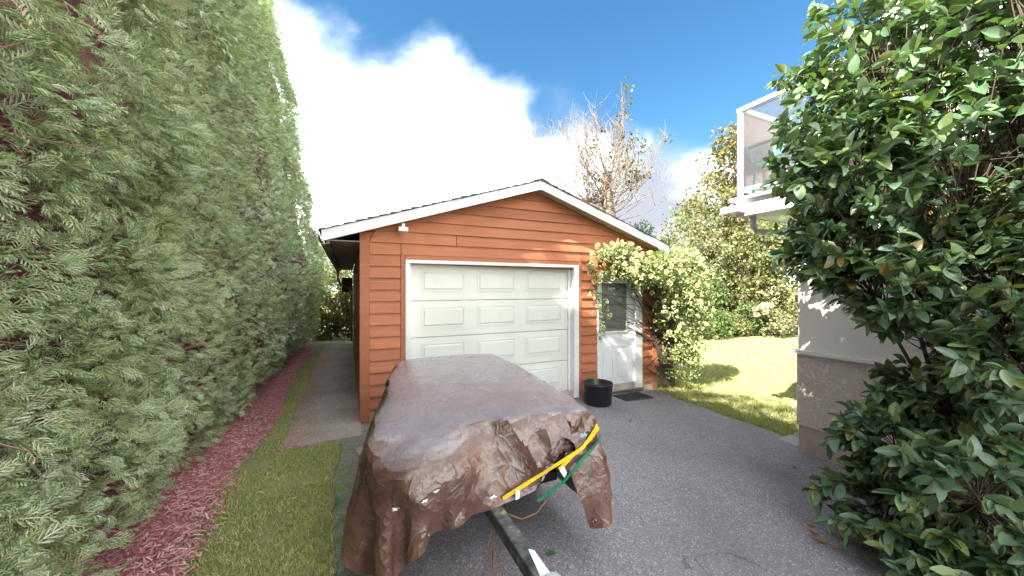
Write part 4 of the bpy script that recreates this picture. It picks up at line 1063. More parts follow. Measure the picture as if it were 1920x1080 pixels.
S_hi, S_mid, S_lo = spray_tpl(5, 2, 0.027), spray_tpl(5, 0, 0.040, True), spray_tpl(2, 0, 0.06, True)
def hedge_zone(y0, y1, z0, z1, boughs, per, tpl, size, seed, brad=0.20):
    r = np.random.default_rng(seed)
    yb = r.uniform(y0, y1, boughs); zb_ = z0 + (z1 - z0) * r.uniform(0, 1, boughs)
    keep = zb_ < crest(yb); yb, zb_ = yb[keep], zb_[keep]
    # bare hollows here and there
    hol = value_noise(np.stack([0 * yb, yb, zb_], -1), 1.7, 21); k2 = hol < 0.70; yb, zb_ = yb[k2], zb_[k2]
    nb = len(yb)
    bo = r.uniform(-0.10, 0.15, nb)
    bdir = np.stack([r.uniform(0.6, 1.0, nb), r.normal(0, 0.45, nb), r.normal(0.10, 0.45, nb)], -1)
    cnt = r.integers(int(per * 0.6), int(per * 1.4) + 1, nb)
    bi = np.repeat(np.arange(nb), cnt); n = len(bi)
    rr = brad * np.sqrt(r.uniform(0, 1, n)) * r.uniform(0.6, 1.3, nb)[bi]; aa = r.uniform(0, 2 * math.pi, n)
    y = yb[bi] + rr * np.cos(aa); z = zb_[bi] + rr * np.sin(aa)
    z = np.maximum(z, 0.06)
    dome = 0.12 * (1 - (rr / brad) ** 2)
    x = hface(y, z) + bo[bi] + dome - r.uniform(0.02, 0.13, n)
    d = bdir[bi] + np.stack([0 * rr, 0.9 * rr / brad * np.cos(aa), 0.9 * rr / brad * np.sin(aa)], -1) + r.normal(0, 0.25, (n, 3))
    d[:, 2] -= 0.10
    up = np.stack([r.uniform(-0.2, 0.8, n), r.normal(0, 0.75, n), r.uniform(0.05, 1.0, n)], -1)
    s = size * r.uniform(0.6, 1.35, n)
    P_ = np.stack([x, y, z], -1)
    return scatter(tpl[0], tpl[1], P_ - HGO, rot_from(d, up), s)
parts = [hedge_zone(0.6, 3.4, 0.12, 4.6, 1500, 11, S_hi, 0.080, 1, 0.120),
         hedge_zone(2.4, 6.0, 0.12, 7.2, 2000, 10, S_hi, 0.077, 2, 0.130),
         hedge_zone(5.4, 9.5, 0.12, 9.6, 2100, 10, S_mid, 0.105, 3, 0.17),
         hedge_zone(9.0, 13.05, 0.05, 11.2, 2100, 10, S_mid, 0.11, 4, 0.18),
         hedge_zone(11.8, 13.1, 0.05, 11.2, 500, 10, S_mid, 0.12, 14, 0.18)]
V, F = merge(parts)
tag(np_obj('foliage', V, F, M['cedar'], hg), kind='stuff')
# near end, crown tips and far flank that only throw shade or show from the side
parts = [hedge_zone(-3.2, 1.0, 0.1, 9.4, 700, 9, S_lo, 0.22, 5, 0.3), hedge_zone(0.6, 5.5, 4.4, 9.4, 500, 9, S_lo, 0.22, 6, 0.3)]
r = np.random.default_rng(31); n = 7000
y = r.uniform(-3.2, 13.0, n); u = r.uniform(0, 1, n)
x = hface(y, crest(y)) - u * 1.6; z = crest(y) - 0.25 + 0.30 * np.sin(u * math.pi) + r.normal(0, 0.06, n)
parts.append(scatter(S_lo[0], S_lo[1], np.stack([x, y, z], -1) - HGO, rot_from(np.stack([r.normal(0, .5, n), r.normal(0, .5, n), np.ones(n)], -1), rnd_dirs(n, r)), 0.2 * r.uniform(0.6, 1.3, n)))
# the far end of the row
n = 7000; x = r.uniform(-4.3, -0.7, n); z = r.uniform(0.05, 11.0, n); y0_ = np.full(n, 12.95)
k_ = (x < hface(y0_, z) + 0.02) & (z < crest(y0_)); x, z = x[k_], z[k_]; n = len(x)
y = 12.95 + r.normal(0, 0.08, n)
parts.append(scatter(S_mid[0], S_mid[1], np.stack([x, y, z], -1) - HGO, rot_from(np.stack([r.normal(0.3, .4, n), np.ones(n), r.normal(0.2, .5, n)], -1), rnd_dirs(n, r)), 0.14 * r.uniform(0.6, 1.3, n)))
V, F = merge([(V_, F_) for V_, F_ in parts])
tag(np_obj('crown_foliage', V, F, M['cedar'], hg), kind='stuff')
# bare twigs showing in the hollows, and trunks
lines = []; r = np.random.default_rng(41)
for k in range(1500):
    y = r.uniform(0.9, 7.5); z = r.uniform(0.15, 5.0)
    x = float(hface(np.array([y]), np.array([z]))[0]) - 0.2
    d = np.array((r.uniform(0.5, 1), r.normal(0, 0.7), r.normal(0, 0.6))); d /= np.linalg.norm(d)
    ln = r.uniform(0.14, 0.34); p0 = np.array((x, y, z)); bend = r.normal(0, 0.06, 3)
    lines.append((np.stack([p0, p0 + d * ln * 0.5 + bend * 0.5, p0 + d * ln + bend]) - HGO, [0.006, 0.004, 0.002]))
V, F = np_tubes(lines, 4); tag(np_obj('twigs', V, F, M['cedartwig'], hg), kind='stuff')
for k in range(18):
    y = -3.0 + k * 0.92
    V, F = np_tubes([(np.array([(-2.3, y, -0.05), (-2.35, y + 0.03, 3), (-2.5, y, 7.5)]) - HGO, [0.10, 0.07, 0.03])], 8)
    np_obj('trunk', V, F, M['cedartwig'], hg, smooth=True)
print('hedge', round(time.time() - T0, 1))

# ------------------------------------------------------------------ big-leaved shrub against the house, right foreground
M['bushleaf'] = None
t = NT('glossy_shrub_leaf'); g = t.n('ShaderNodeNewGeometry'); oi = t.n('ShaderNodeObjectInfo')
rn = t.math('FRACT', t.math('ADD', g.outputs['Random Per Island'], oi.outputs['Random']))
col = t.ramp(rn, [(0.0, (0.042, 0.096, 0.050)), (0.35, (0.068, 0.140, 0.068)), (0.6, (0.105, 0.185, 0.125)), (0.82, (0.155, 0.23, 0.095)), (0.95, (0.22, 0.28, 0.08)), (1.0, (0.32, 0.17, 0.03))])
col = t.mix(t.math('MULTIPLY', t.noise(g.outputs['Position'], 40, 3), 0.35), col, sc3((0.12, 0.17, 0.10), 1))
col = t.mix(t.math('MULTIPLY', g.outputs['Backfacing'], 0.55), col, (0.13, 0.19, 0.09))
a = t.bsdf(col, 0.34, 0.55, t.bump(t.noise(g.outputs['Position'], 55, 2), 0.25, 0.006))
tr_ = t.n('ShaderNodeBsdfTranslucent'); t.l(t.mix(1.0, col, (1.5, 1.9, 0.6), 'MULTIPLY'), tr_.inputs[0])
mm = t.n('ShaderNodeMixShader', i0=0.15); t.l(a, mm.inputs[1]); t.l(tr_.outputs[0], mm.inputs[2])
M['bushleaf'] = t.out(mm.outputs[0])
M['bushstem'] = pmat('shrub_bark', (0.085, 0.062, 0.045), 0.8, 0.3, 20)
def leaf_tpl(wd=0.24, fold=0.10, droop=0.16):
    st = [0.0, 0.12, 0.32, 0.56, 0.78, 0.92, 1.0]; wt = [0.015, 0.55, 0.95, 1.0, 0.66, 0.30, 0.0]
    vs = []; fs = []
    for u, q in zip(st, wt):
        zc = -droop * u * u
        vs += [(-wd * q, u, zc + fold * q * 0.9), (0, u, zc), (wd * q, u, zc + fold * q * 0.9)]
    for i in range(len(st) - 1):
        b = i * 3
        fs += [(b, b + 1, b + 4, b + 3), (b + 1, b + 2, b + 5, b + 4)]
    return np.array(vs), np.array(fs)
LT = leaf_tpl()
BO = np.array((4.15, 0.95, -0.14))
bush = empty('shrub', 'large glossy-leaved shrub filling the right foreground against the house wall', 'shrub', tuple(BO))
# leafy lobes: centre, radii
lobes = [((3.86, 1.42, 3.60), (0.66, 0.64, 0.78), 60), ((3.52, 1.48, 2.76), (0.58, 0.54, 0.58), 60), ((4.10, 1.00, 2.75), (0.75, 0.80, 0.90), 60),
         ((3.70, 1.56, 2.16), (0.48, 0.44, 0.42), 44), ((4.05, 0.78, 1.75), (0.65, 0.62, 0.70), 52), ((3.66, 1.20, 1.72), (0.36, 0.34, 0.34), 22), ((4.05, 1.05, 0.92), (0.48, 0.5, 0.32), 26),
         ((3.74, 1.25, 0.55), (0.42, 0.42, 0.40), 34), ((3.50, 1.20, 0.16), (0.50, 0.44, 0.24), 30), ((3.35, 0.75, 0.50), (0.42, 0.42, 0.45), 30), ((3.30, 0.72, 0.10), (0.50, 0.36, 0.22), 24), ((4.0, 0.6, 4.3), (0.7, 0.7, 0.5), 24), ((4.3, 0.5, 0.9), (0.5, 0.6, 0.9), 26),
         ((3.55, 0.62, 1.25), (0.34, 0.34, 0.5), 16), ((4.25, 0.78, 3.4), (0.45, 0.5, 0.8), 46), ((4.3, 0.72, 2.2), (0.40, 0.45, 0.6), 36), ((4.35, 1.25, 3.9), (0.4, 0.5, 0.5), 26), ((4.25, 0.75, 1.3), (0.4, 0.45, 0.5), 26)]
r = np.random.default_rng(77)
stems = []; LP = []; LD = []; LU = []; LS = []
root = np.array((4.25, 0.9, -0.14))
for c, rad, cnt in lobes:
    c = np.array(c); rad = np.array(rad)
    hub = root + (c - root) * 0.55 + r.normal(0, 0.06, 3); hub[2] = max(hub[2], 0.1)
    mid = root + (hub - root) * 0.5 + r.normal(0, 0.07, 3)
    stems.append((np.stack([root + np.append(r.normal(0, 0.12, 2), 0), mid, hub, c - (c - hub) * 0.3]), [0.022, 0.018, 0.013, 0.009]))
    for k in range(int(cnt * 2.1)):
        d = rnd_dirs(1, r)[0]; rr = r.uniform(0.35, 1.0) ** 0.6
        tip = c + d * rad * rr; tip[2] = max(tip[2], 0.06)
        st = hub + (c - hub) * r.uniform(0.3, 1.0)
        m1 = st + (tip - st) * 0.5 + r.normal(0, 0.05, 3) + np.array((0, 0, 0.05))
        stems.append((np.stack([st, m1, tip]), [0.0050, 0.0036, 0.0022]))
        ax = tip - m1; ax /= np.linalg.norm(ax)
        n = r.integers(10, 19)
        u = r.uniform(0, 1, n) ** 0.6
        pos = m1 + (tip - m1) * (0.15 + 0.85 * u)[:, None]
        out = rnd_dirs(n, r); out -= (out @ ax)[:, None] * ax; out /= np.linalg.norm(out, axis=1, keepdims=True) + 1e-9
        dr = ax * r.uniform(0.3, 1.0, n)[:, None] + out * 0.9 + np.array((-0.10, 0.05, -0.34))
        LP.append(pos); LD.append(dr); LU.append(np.array((0, 0, 1.0)) + 0.45 * r.normal(size=(n, 3)) - 0.1 * out); LS.append(0.055 + 0.085 * r.uniform(0, 1, n) ** 0.9)
LP = np.concatenate(LP); LD = np.concatenate(LD); LU = np.concatenate(LU); LS = np.concatenate(LS)
ok = (LP[:, 0] < 4.74) & (LP[:, 0] > 2.4); LP, LD, LU, LS = LP[ok], LD[ok], LU[ok], LS[ok]
# the sprays nearest the camera are kept clear of it
dist = np.linalg.norm(LP - np.array((0, 0, 1.75)), axis=1)
RM = rot_from(LD, LU)
show = np.argsort(dist / LS)[:300]
rest = np.ones(len(LP), bool); rest[show] = False
LTS = [LT, leaf_tpl(0.27, 0.16, 0.34), leaf_tpl(0.21, 0.03, 0.02), leaf_tpl(0.25, 0.20, -0.12)]
which = r.integers(0, 4, len(LP))
V, F = merge([scatter(LTS[q][0], LTS[q][1], LP[rest & (which == q)] - BO, RM[rest & (which == q)], LS[rest & (which == q)]) for q in range(4)])
tag(np_obj('foliage', V, F, M['bushleaf'], bush, smooth=True), kind='stuff')
lm = {}
for i in show:
    q = int(which[i])
    if q not in lm:
        o = np_obj('leaf', LTS[q][0], LTS[q][1], M['bushleaf'], bush, smooth=True); lm[q] = o.data
    else: o = link('leaf', lm[q], None, bush)
    o.matrix_local = Matrix.Translation(Vector(LP[i] - BO)) @ Matrix(RM[i].tolist()).to_4x4() @ Matrix.Scale(float(LS[i]), 4)
V, F = np_tubes([(np.asarray(a_) - BO, b_) for a_, b_ in stems], 5)
np_obj('branches', V, F, M['bushstem'], bush, smooth=True)

# ------------------------------------------------------------------ climber over the entry door
M['vine'] = leaf_mat('climber_leaf', [(0.11, 0.16, 0.05), (0.17, 0.22, 0.085), (0.24, 0.28, 0.13), (0.32, 0.34, 0.19), (0.14, 0.19, 0.065)], 0.5, 0.3, 0.3)
M['bloom'] = leaf_mat('cream_petals', [(0.68, 0.63, 0.36), (0.76, 0.72, 0.50), (0.72, 0.65, 0.34), (0.78, 0.76, 0.60)], 0.6, 0.2, 0.3, (1.1, 1.0, 0.7))
VO = np.array((5.75, 4.85, -0.17))
vine = empty('flowering_climber', 'bushy climber with cream pompom blooms growing over the entry door', 'climber', tuple(VO))
vl = [((4.25, 4.86, 2.26), (0.50, 0.22, 0.26), 1500), ((4.62, 4.80, 2.05), (0.50, 0.26, 0.28), 1500), ((3.95, 4.90, 2.08), (0.28, 0.14, 0.22), 500), ((5.15, 4.78, 2.05), (0.40, 0.30, 0.38), 1300),
      ((5.75, 4.90, 1.95), (0.55, 0.45, 0.48), 2600), ((5.70, 4.85, 1.35), (0.58, 0.45, 0.50), 2600), ((5.95, 4.95, 0.85), (0.50, 0.42, 0.45), 1900), ((5.80, 4.95, 0.32), (0.42, 0.38, 0.34), 1100), ((6.25, 5.05, 1.55), (0.38, 0.4, 0.45), 1100), ((5.95, 5.0, 2.35), (0.42, 0.34, 0.22), 700), ((5.30, 4.86, 1.55), (0.18, 0.20, 0.38), 450),
      ((3.86, 4.97, 1.62), (0.10, 0.05, 0.34), 60), ((4.05, 4.96, 1.30), (0.09, 0.05, 0.28), 40)]
r = np.random.default_rng(91)
LP = []; FP = []; lines = []
for c, rad, n in vl:
    c = np.array(c); rad = np.array(rad)
    n = int(n * 1.5); rad = rad * 1.12
    d = rnd_dirs(n, r); q = c + d * rad * (r.uniform(0.2, 1.0, n) ** 0.45)[:, None] * (0.75 + 0.5 * value_noise(c + d * rad, 5, 2))[:, None]
    keep = value_noise(q, 6.5, 9) > 0.40
    LP.append(q[keep])
    nf = max(6, int(n / 60)); d = rnd_dirs(nf * 2, r); d = d[d[:, 1] < 0.35][:nf]
    FP.append(c + d * rad * r.uniform(0.85, 1.08, len(d))[:, None])
    base = np.array((5.6 + r.normal(0, 0.1), 5.0, -0.16))
    for k in range(8):
        e_ = c + rnd_dirs(1, r)[0] * rad * 0.8; m1 = np.array((5.45 + r.normal(0, 0.15), 5.0, min(c[2], 1.8) * r.uniform(0.4, 0.9)))
        lines.append((np.stack([base, m1, (m1 + e_) / 2 + r.normal(0, 0.06, 3) + np.array((0, 0, 0.1)), e_]), [0.012, 0.009, 0.005, 0.003]))
LP = np.concatenate(LP); LP = LP[(LP[:, 2] > -0.12) & ~((LP[:, 1] > 5.02) & (LP[:, 0] < 5.38))]
n = len(LP)
LT2 = (np.array([(0, 0, 0), (-0.30, 0.42, 0.06), (0, 0.45, 0), (0.30, 0.42, 0.06), (0, 1.0, -0.08)], float), np.array([(0, 2, 1), (0, 3, 2), (1, 2, 4), (2, 3, 4)]))
dr = rnd_dirs(n, r) + np.array((-0.1, -0.5, -0.1)); up = rnd_dirs(n, r) * 0.7 + np.array((-0.2, -0.5, 0.6))
V, F = scatter(LT2[0], LT2[1], LP - VO, rot_from(dr, up), r.uniform(0.035, 0.075, n))
tag(np_obj('foliage', V, F, M['vine'], vine), kind='stuff')
V, F = np_tubes([(a_ - VO, b_) for a_, b_ in lines], 5); np_obj('stems', V, F, M['bushstem'], vine, smooth=True)
FP = np.concatenate(FP); FP = FP[FP[:, 2] > 0.25]; FP = FP[r.permutation(len(FP))[:280]]
# a pompom of small petals
pd = rnd_dirs(70, r); petal = (np.array([(0, 0, 0), (-0.22, 0.5, 0.05), (0, 1.0, -0.04), (0.22, 0.5, 0.05)], float), np.array([(0, 1, 2, 3)]))
PV, PF = scatter(petal[0], petal[1], pd * 0.45, rot_from(pd + 0.5 * rnd_dirs(70, r), rnd_dirs(70, r)), r.uniform(0.4, 0.6, 70))
fm = None
for q in FP:
    if fm is None: o = np_obj('flower', PV, PF, M['bloom'], vine); fm = o.data
    else: o = link('flower', fm, None, vine)
    o.location = Vector(q - VO); s_ = random.uniform(0.034, 0.056); o.scale = (s_, s_, s_ * 0.85); o.rotation_euler = [random.uniform(0, 6) for _ in range(3)]

# ------------------------------------------------------------------ trees and shrubs behind
def tint(c): return c
M['bark'] = pmat('grey_brown_bark', (0.19, 0.15, 0.12), 0.9, 0.35, 10, 0.8, 30, stretch=(1, 1, 0.4))
M['bark_warm'] = pmat('mossy_warm_bark', (0.20, 0.145, 0.12), 0.9, 0.4, 8, 0.8, 26, other=(0.27, 0.22, 0.17))
LM = {
 'gold': leaf_mat('autumn_leaf', [(0.13, 0.13, 0.06), (0.18, 0.17, 0.08), (0.12, 0.14, 0.06), (0.20, 0.15, 0.085), (0.09, 0.11, 0.045), (0.20, 0.12, 0.07)], 0.6, 0.2, 0.3),
 'green': leaf_mat('mid_green_leaf', [(0.07, 0.11, 0.035), (0.10, 0.15, 0.05), (0.13, 0.18, 0.065), (0.055, 0.085, 0.03)], 0.55, 0.3, 0.3),
 'pale': leaf_mat('pale_leaf', [(0.18, 0.19, 0.11), (0.23, 0.23, 0.15), (0.15, 0.18, 0.09), (0.25, 0.22, 0.16)], 0.6, 0.2, 0.3),
 'dark': leaf_mat('dark_leaf', [(0.05, 0.07, 0.02), (0.08, 0.10, 0.03), (0.14, 0.10, 0.03), (0.07, 0.10, 0.03)], 0.55, 0.3, 0.3),
 'blue': leaf_mat('blue_green_needles', [(0.08, 0.13, 0.11), (0.12, 0.18, 0.16), (0.16, 0.22, 0.20), (0.09, 0.13, 0.09)], 0.6, 0.2, 0.15),
 'lime': leaf_mat('lime_leaf', [(0.13, 0.15, 0.06), (0.18, 0.20, 0.08), (0.10, 0.13, 0.05), (0.21, 0.21, 0.11), (0.17, 0.15, 0.08)], 0.55, 0.3, 0.35),
}
LTT = (np.array([(0, 0, 0), (-0.34, 0.45, 0.08), (0, 1.0, -0.1), (0.34, 0.45, 0.08)], float), np.array([(0, 1, 2, 3)]))
def grow(base, height, spread, r, levels=3, nb=5, r0=0.16, lean=0.0, upright=0.6):
    """a branching skeleton; returns tube lines and twig tips"""
    lines = []; tips = []
    def rec(p, d, ln, rad, lev):
        k = 4; pts = [p]; q = p.copy(); dd = d.copy()
        for i in range(k):
            dd = dd + r.normal(0, 0.10 + 0.05 * lev, 3) + np.array((0, 0, 0.05 * upright)); dd /= np.linalg.norm(dd)
            q = q + dd * ln / k; pts.append(q.copy())
        lines.append((np.stack(pts), np.linspace(rad, rad * 0.55, k + 1)))
        if lev == levels: tips.append(q); return
        n = nb if lev else nb + 1
        for j in range(n):
            u = 0.45 + 0.55 * (j + r.uniform(0, 1)) / n
            i = min(int(u * k), k - 1); s0 = pts[i] + (pts[i + 1] - pts[i]) * (u * k - i if u * k - i < 1 else 1)
            o_ = rnd_dirs(1, r)[0]; o_ -= o_.dot(dd) * dd; o_ /= np.linalg.norm(o_) + 1e-9
            nd = dd * upright + o_ * spread + np.array((0, 0, 0.15)); nd /= np.linalg.norm(nd)
            rec(s0, nd, ln * r.uniform(0.55, 0.78), rad * 0.52, lev + 1)
    rec(np.array(base, float), np.array((lean, 0, 1.0)), height, r0, 0)
    return lines, tips
def put_tree(name, label, cat, base, lines, pos, mat, size, r, bark='bark', group=None, droop=0.3):
    B = np.array(base, float)
    o = empty(name, label, cat, tuple(B), group)
    if lines:
        V, F = np_tubes([(a_ - B, b_) for a_, b_ in lines[:1]], 9); np_obj('trunk', V, F, M[bark], o, smooth=True)
        if len(lines) > 1:
            V, F = np_tubes([(a_ - B, b_) for a_, b_ in lines[1:]], 4); np_obj('branches', V, F, M['bark'], o)
    n = len(pos)
    if n:
        V, F = scatter(LTT[0], LTT[1], pos - B, rot_from(rnd_dirs(n, r) - np.array((0, 0, droop)), rnd_dirs(n, r) + np.array((0, 0, 0.9))), size * r.uniform(0.6, 1.4, n))
        tag(np_obj('crown', V, F, LM[mat], o), kind='stuff')
    return o
def clump_pos(tips, per, spread, r):
    t_ = np.repeat(np.array(tips), per, 0)
    return t_ + r.normal(0, spread, t_.shape)
def lobe_pos(lobes, r, thr=0.42, f=2.2):
    out = []
    for c, rad, n in lobes:
        d = rnd_dirs(n, r); q = np.array(c) + d * np.array(rad) * (r.uniform(0.25, 1, n) ** 0.4)[:, None] * (0.72 + 0.55 * value_noise(np.array(c) + d * np.array(rad), 1.6, 4))[:, None]
        out.append(q[value_noise(q, f, 8) > thr])
    q = np.concatenate(out); return q[q[:, 2] > -0.1]
# pollarded maple behind the roof: thick stump, a mop of thin upright shoots
r = np.random.default_rng(5)
B = (9.92, 11.95, -0.2)
lines = [(np.array([(9.92, 11.95, -0.2), (9.85, 11.95, 2.5), (9.95, 11.9, 4.6), (9.80, 11.95, 5.9), (9.95, 11.95, 6.6)]), np.array([0.40, 0.33, 0.28, 0.24, 0.15]))]
lines.append((np.array([(9.95, 11.9, 4.6), (9.4, 11.9, 5.0), (8.9, 12.0, 5.15)]), np.array([0.22, 0.2, 0.17])))
tips = []
for k in range(130):
    hub = np.array((9.9, 11.95, r.uniform(4.4, 6.5))) if k % 3 else np.array((9.0 + r.uniform(-.2, .3), 12, 5.2))
    a_ = r.uniform(0, 2 * math.pi); out = r.uniform(0.2, 1.0)
    hgt = r.uniform(1.4, 3.5) * (1.15 - 0.45 * out)
    e_ = hub + np.array((math.cos(a_) * out * 3.4, math.sin(a_) * out * 2.0, hgt))
    m1 = hub + (e_ - hub) * 0.5 + np.array((math.cos(a_) * 0.25, math.sin(a_) * 0.25, -0.15)) + r.normal(0, 0.08, 3)
    lines.append((np.stack([hub, (hub + m1) / 2 + r.normal(0, 0.05, 3), m1, (m1 + e_) / 2 + r.normal(0, 0.06, 3), e_]), np.array([0.022, 0.016, 0.012, 0.008, 0.005])))
    for j in range(6):
        u = r.uniform(0.35, 0.95); s0 = m1 + (e_ - m1) * u if u > 0.5 else hub + (m1 - hub) * u * 2
        e2 = s0 + np.array((r.normal(0, 0.3), r.normal(0, 0.3), r.uniform(0.3, 0.9)))
        lines.append((np.stack([s0, (s0 + e2) / 2 + r.normal(0, 0.04, 3), e2]), np.array([0.011, 0.008, 0.004])))
        if r.random() < 0.085 and abs(e2[0] - 10.5) < 1.2: tips.append(e2)
put_tree('pollard_maple', 'half-bare pollarded tree with thick stump and thin twigs behind the garage roof', 'tree', B, lines, clump_pos(tips, 22, 0.16, r), 'dark', 0.13, r, 'bark_warm')
# two-leaf understory between roof and sky
r = np.random.default_rng(6)
# trees beyond the lawn
def lobed_tree(name, label, base, lobes, mat, size, seed, trunk_r=0.18, bark='bark', thr=0.42, f=2.2, cat='tree', group='trees beyond the lawn'):
    r = np.random.default_rng(seed); B = np.array(base, float)
    top = max(l_[0][2] for l_ in lobes)
    lines = [(np.array([B, B + (0.05, 0, top * 0.4), B + (0, 0.05, top * 0.75)]), np.array([trunk_r, trunk_r * 0.75, trunk_r * 0.4]))]
    for c, rad, n in lobes:
        for k in range(5):
            s0 = B + np.array((0, 0, top * r.uniform(0.15, 0.6))); e_ = np.array(c) + rnd_dirs(1, r)[0] * np.array(rad) * 0.8
            lines.append((np.stack([s0, (s0 + e_) / 2 + r.normal(0, 0.15, 3), e_]), np.array([0.05, 0.035, 0.012]) * (trunk_r / 0.18)))
    return put_tree(name, label, cat, base, lines, lobe_pos(lobes, r, thr, f), mat, size, r, bark, group)
lobed_tree('tall_maple', 'tall gold-tinged tree rising beyond the lawn behind the glass railing', (18.6, 11.8, -0.2),
           [((18.4, 11.9, 8.0), (1.7, 1.9, 1.9), 3000), ((19.9, 11.0, 6.6), (2.3, 2.2, 1.9), 4200), ((17.2, 12.3, 5.6), (1.8, 1.9, 1.8), 3400), ((19.3, 10.8, 4.2), (2.3, 2.2, 1.7), 4200), ((20.9, 10.2, 8.0), (1.8, 1.8, 2.0), 2400), ((18.0, 12.1, 9.3), (1.0, 1.0, 0.9), 700)], 'gold', 0.19, 11, 0.26)
lobed_tree('leafy_maple', 'rounded yellow-green tree in sun beside the house corner beyond the lawn', (16.9, 9.9, -0.2),
           [((16.9, 9.9, 3.6), (1.5, 1.5, 1.2), 3200), ((16.1, 10.3, 2.7), (1.2, 1.3, 1.0), 2400), ((17.6, 9.4, 2.6), (1.4, 1.3, 1.2), 2600), ((16.8, 9.8, 1.6), (1.7, 1.3, 0.9), 2400)], 'lime', 0.15, 12, 0.16)
lobed_tree('blue_green_tree', 'blue-green leafy tree showing above the right roof edge', (12.3, 12.8, -0.2), [((12.3, 12.8, 4.2), (0.9, 0.8, 0.9), 1000), ((11.7, 12.8, 3.4), (1.0, 0.9, 0.8), 1000), ((12.9, 12.6, 3.2), (1.0, 0.9, 0.9), 1000)], 'blue', 0.14, 10, 0.12, thr=0.44)
lobed_tree('pale_birch', 'pale thin-leaved tree between garage roof and the tall gold tree', (14.0, 11.2, -0.2),
           [((14.0, 11.2, 4.3), (1.3, 1.3, 1.1), 1500), ((13.4, 11.4, 3.1), (1.4, 1.3, 1.1), 1900), ((14.8, 11.0, 3.2), (1.2, 1.2, 1.0), 1700), ((14.1, 11.2, 1.9), (1.6, 1.3, 1.0), 2000)], 'pale', 0.13, 13, 0.12, thr=0.46)
lobed_tree('thicket_tree', 'mid green tree massed behind the climber and the roof end', (12.6, 10.6, -0.2),
           [((12.4, 10.7, 2.7), (1.3, 1.2, 1.0), 2000), ((12.0, 10.4, 1.6), (1.4, 1.2, 1.0), 2200), ((13.4, 10.6, 1.5), (1.4, 1.2, 1.0), 2200)], 'green', 0.14, 14, 0.12)
r0 = np.random.default_rng(15)
bl = [('low_shrub', 'green shrub at the lawn edge next to the climber', (12.9, 9.3), 0.95, 'green'), ('low_shrub', 'low lime shrub at the lawn edge in the middle of the row', (14.1, 9.35), 0.75, 'lime'),
      ('low_shrub', 'dense dark green shrub at the lawn edge before the tall gold tree', (15.0, 9.3), 1.05, 'green'), ('low_shrub', 'sunlit golden shrub at the lawn edge beside the house wall', (16.2, 8.9), 1.25, 'lime'),
      ('low_shrub', 'pale grassy shrub at the lawn edge closest to the house', (15.4, 8.4), 0.70, 'pale'), ('low_shrub', 'broad gold shrub farthest right along the lawn, partly behind the house', (17.4, 8.2), 1.5, 'gold'),
      ('low_shrub', 'tall green shrub behind the garage at the lawn edge', (11.3, 10.0), 1.3, 'green')]
for k, (nm_, lb, (x, y), h_, mt) in enumerate(bl):
    q = [((x, y, h_ * 0.55 - 0.15), (h_ * 0.85, h_ * 0.75, h_ * 0.6), 1500), ((x + 0.4, y + 0.2, h_ * 0.8 - 0.15), (h_ * 0.55, h_ * 0.5, h_ * 0.4), 900), ((x - 0.5, y - 0.1, h_ * 0.4 - 0.15), (h_ * 0.6, h_ * 0.5, h_ * 0.42), 900)]
    lobed_tree(nm_, lb, (x, y, -0.2), q, mt, 0.10, 50 + k, 0.05, cat='shrub', thr=0.36, group='shrubs along the lawn edge')
# woods closing the view
for k, (px_, y_, h_, mt, lb) in enumerate(((23.5, 15.5, 8.0, 'green', 'broad green tree far behind the tall gold tree'), (26, 10.5, 9.0, 'gold', 'large tawny tree far right behind the house'), (16.5, 16.5, 5.0, 'pale', 'greyish tree far back between pollard and tall gold tree'), (20.5, 16.0, 5.5, 'dark', 'dark tree in the deep background behind the shrubs'))):
    q = [((px_ + r0.normal(0, 1.2), y_ + r0.normal(0, 0.8), h_ * u), (2.3, 2.0, h_ * 0.2), 2200) for u in (0.2, 0.4, 0.6, 0.78, 0.3)]
    lobed_tree('background_tree', lb, (px_, y_, -0.2), q, mt, 0.22, 70 + k, 0.22)
# shrubs at the end of the concrete walk
lobed_tree('hydrangea_bush', 'white-blossomed shrub in front of the tall gold tree', (14.6, 8.95, -0.2), [((14.6, 8.95, 0.75), (0.55, 0.5, 0.55), 900)], 'green', 0.11, 81, 0.04, cat='shrub', group='shrubs along the lawn edge')
hyd = [o for o in C.objects if o.name.startswith('hydrangea_bush')][0]
for k in range(9):
    o = link('blossom', fm, None, hyd); o.location = (random.uniform(-0.5, 0.5), random.uniform(-0.6, -0.2), random.uniform(0.9, 1.35)); o.scale = (0.12,) * 3
lobed_tree('path_end_shrub', 'bright green shrub closing the end of the concrete walk', (-0.35, 14.2, 0),
           [((-0.5, 14.2, 0.9), (0.9, 0.6, 0.8), 2600), ((0.2, 14.4, 1.2), (0.8, 0.6, 0.8), 2000), ((-0.6, 14.6, 1.9), (0.8, 0.6, 0.8), 1600)], 'lime', 0.11, 82, 0.06, cat='shrub', thr=0.36, group='shrubs at the end of the walk')
lobed_tree('path_end_shrub', 'dark leafy shrub low against the hedge end by the walk', (-0.9, 13.7, 0),
           [((-0.8, 13.7, 0.45), (0.6, 0.5, 0.45), 1500), ((0.05, 13.6, 0.4), (0.5, 0.4, 0.4), 900)], 'dark', 0.10, 83, 0.05, cat='shrub', thr=0.36, group='shrubs at the end of the walk')
lobed_tree('path_end_tree', 'pale airy tree seen between the hedge and the garage eave', (-1.4, 20.0, 0),
           [((-1.4, 20.0, 3.2), (2.0, 1.6, 1.6), 2600), ((-0.6, 20.0, 1.6), (2.0, 1.6, 1.4), 2600), ((-2.6, 20.4, 1.9), (1.6, 1.6, 1.6), 1500)], 'pale', 0.16, 84, 0.14, thr=0.40, group='trees beyond the walk')
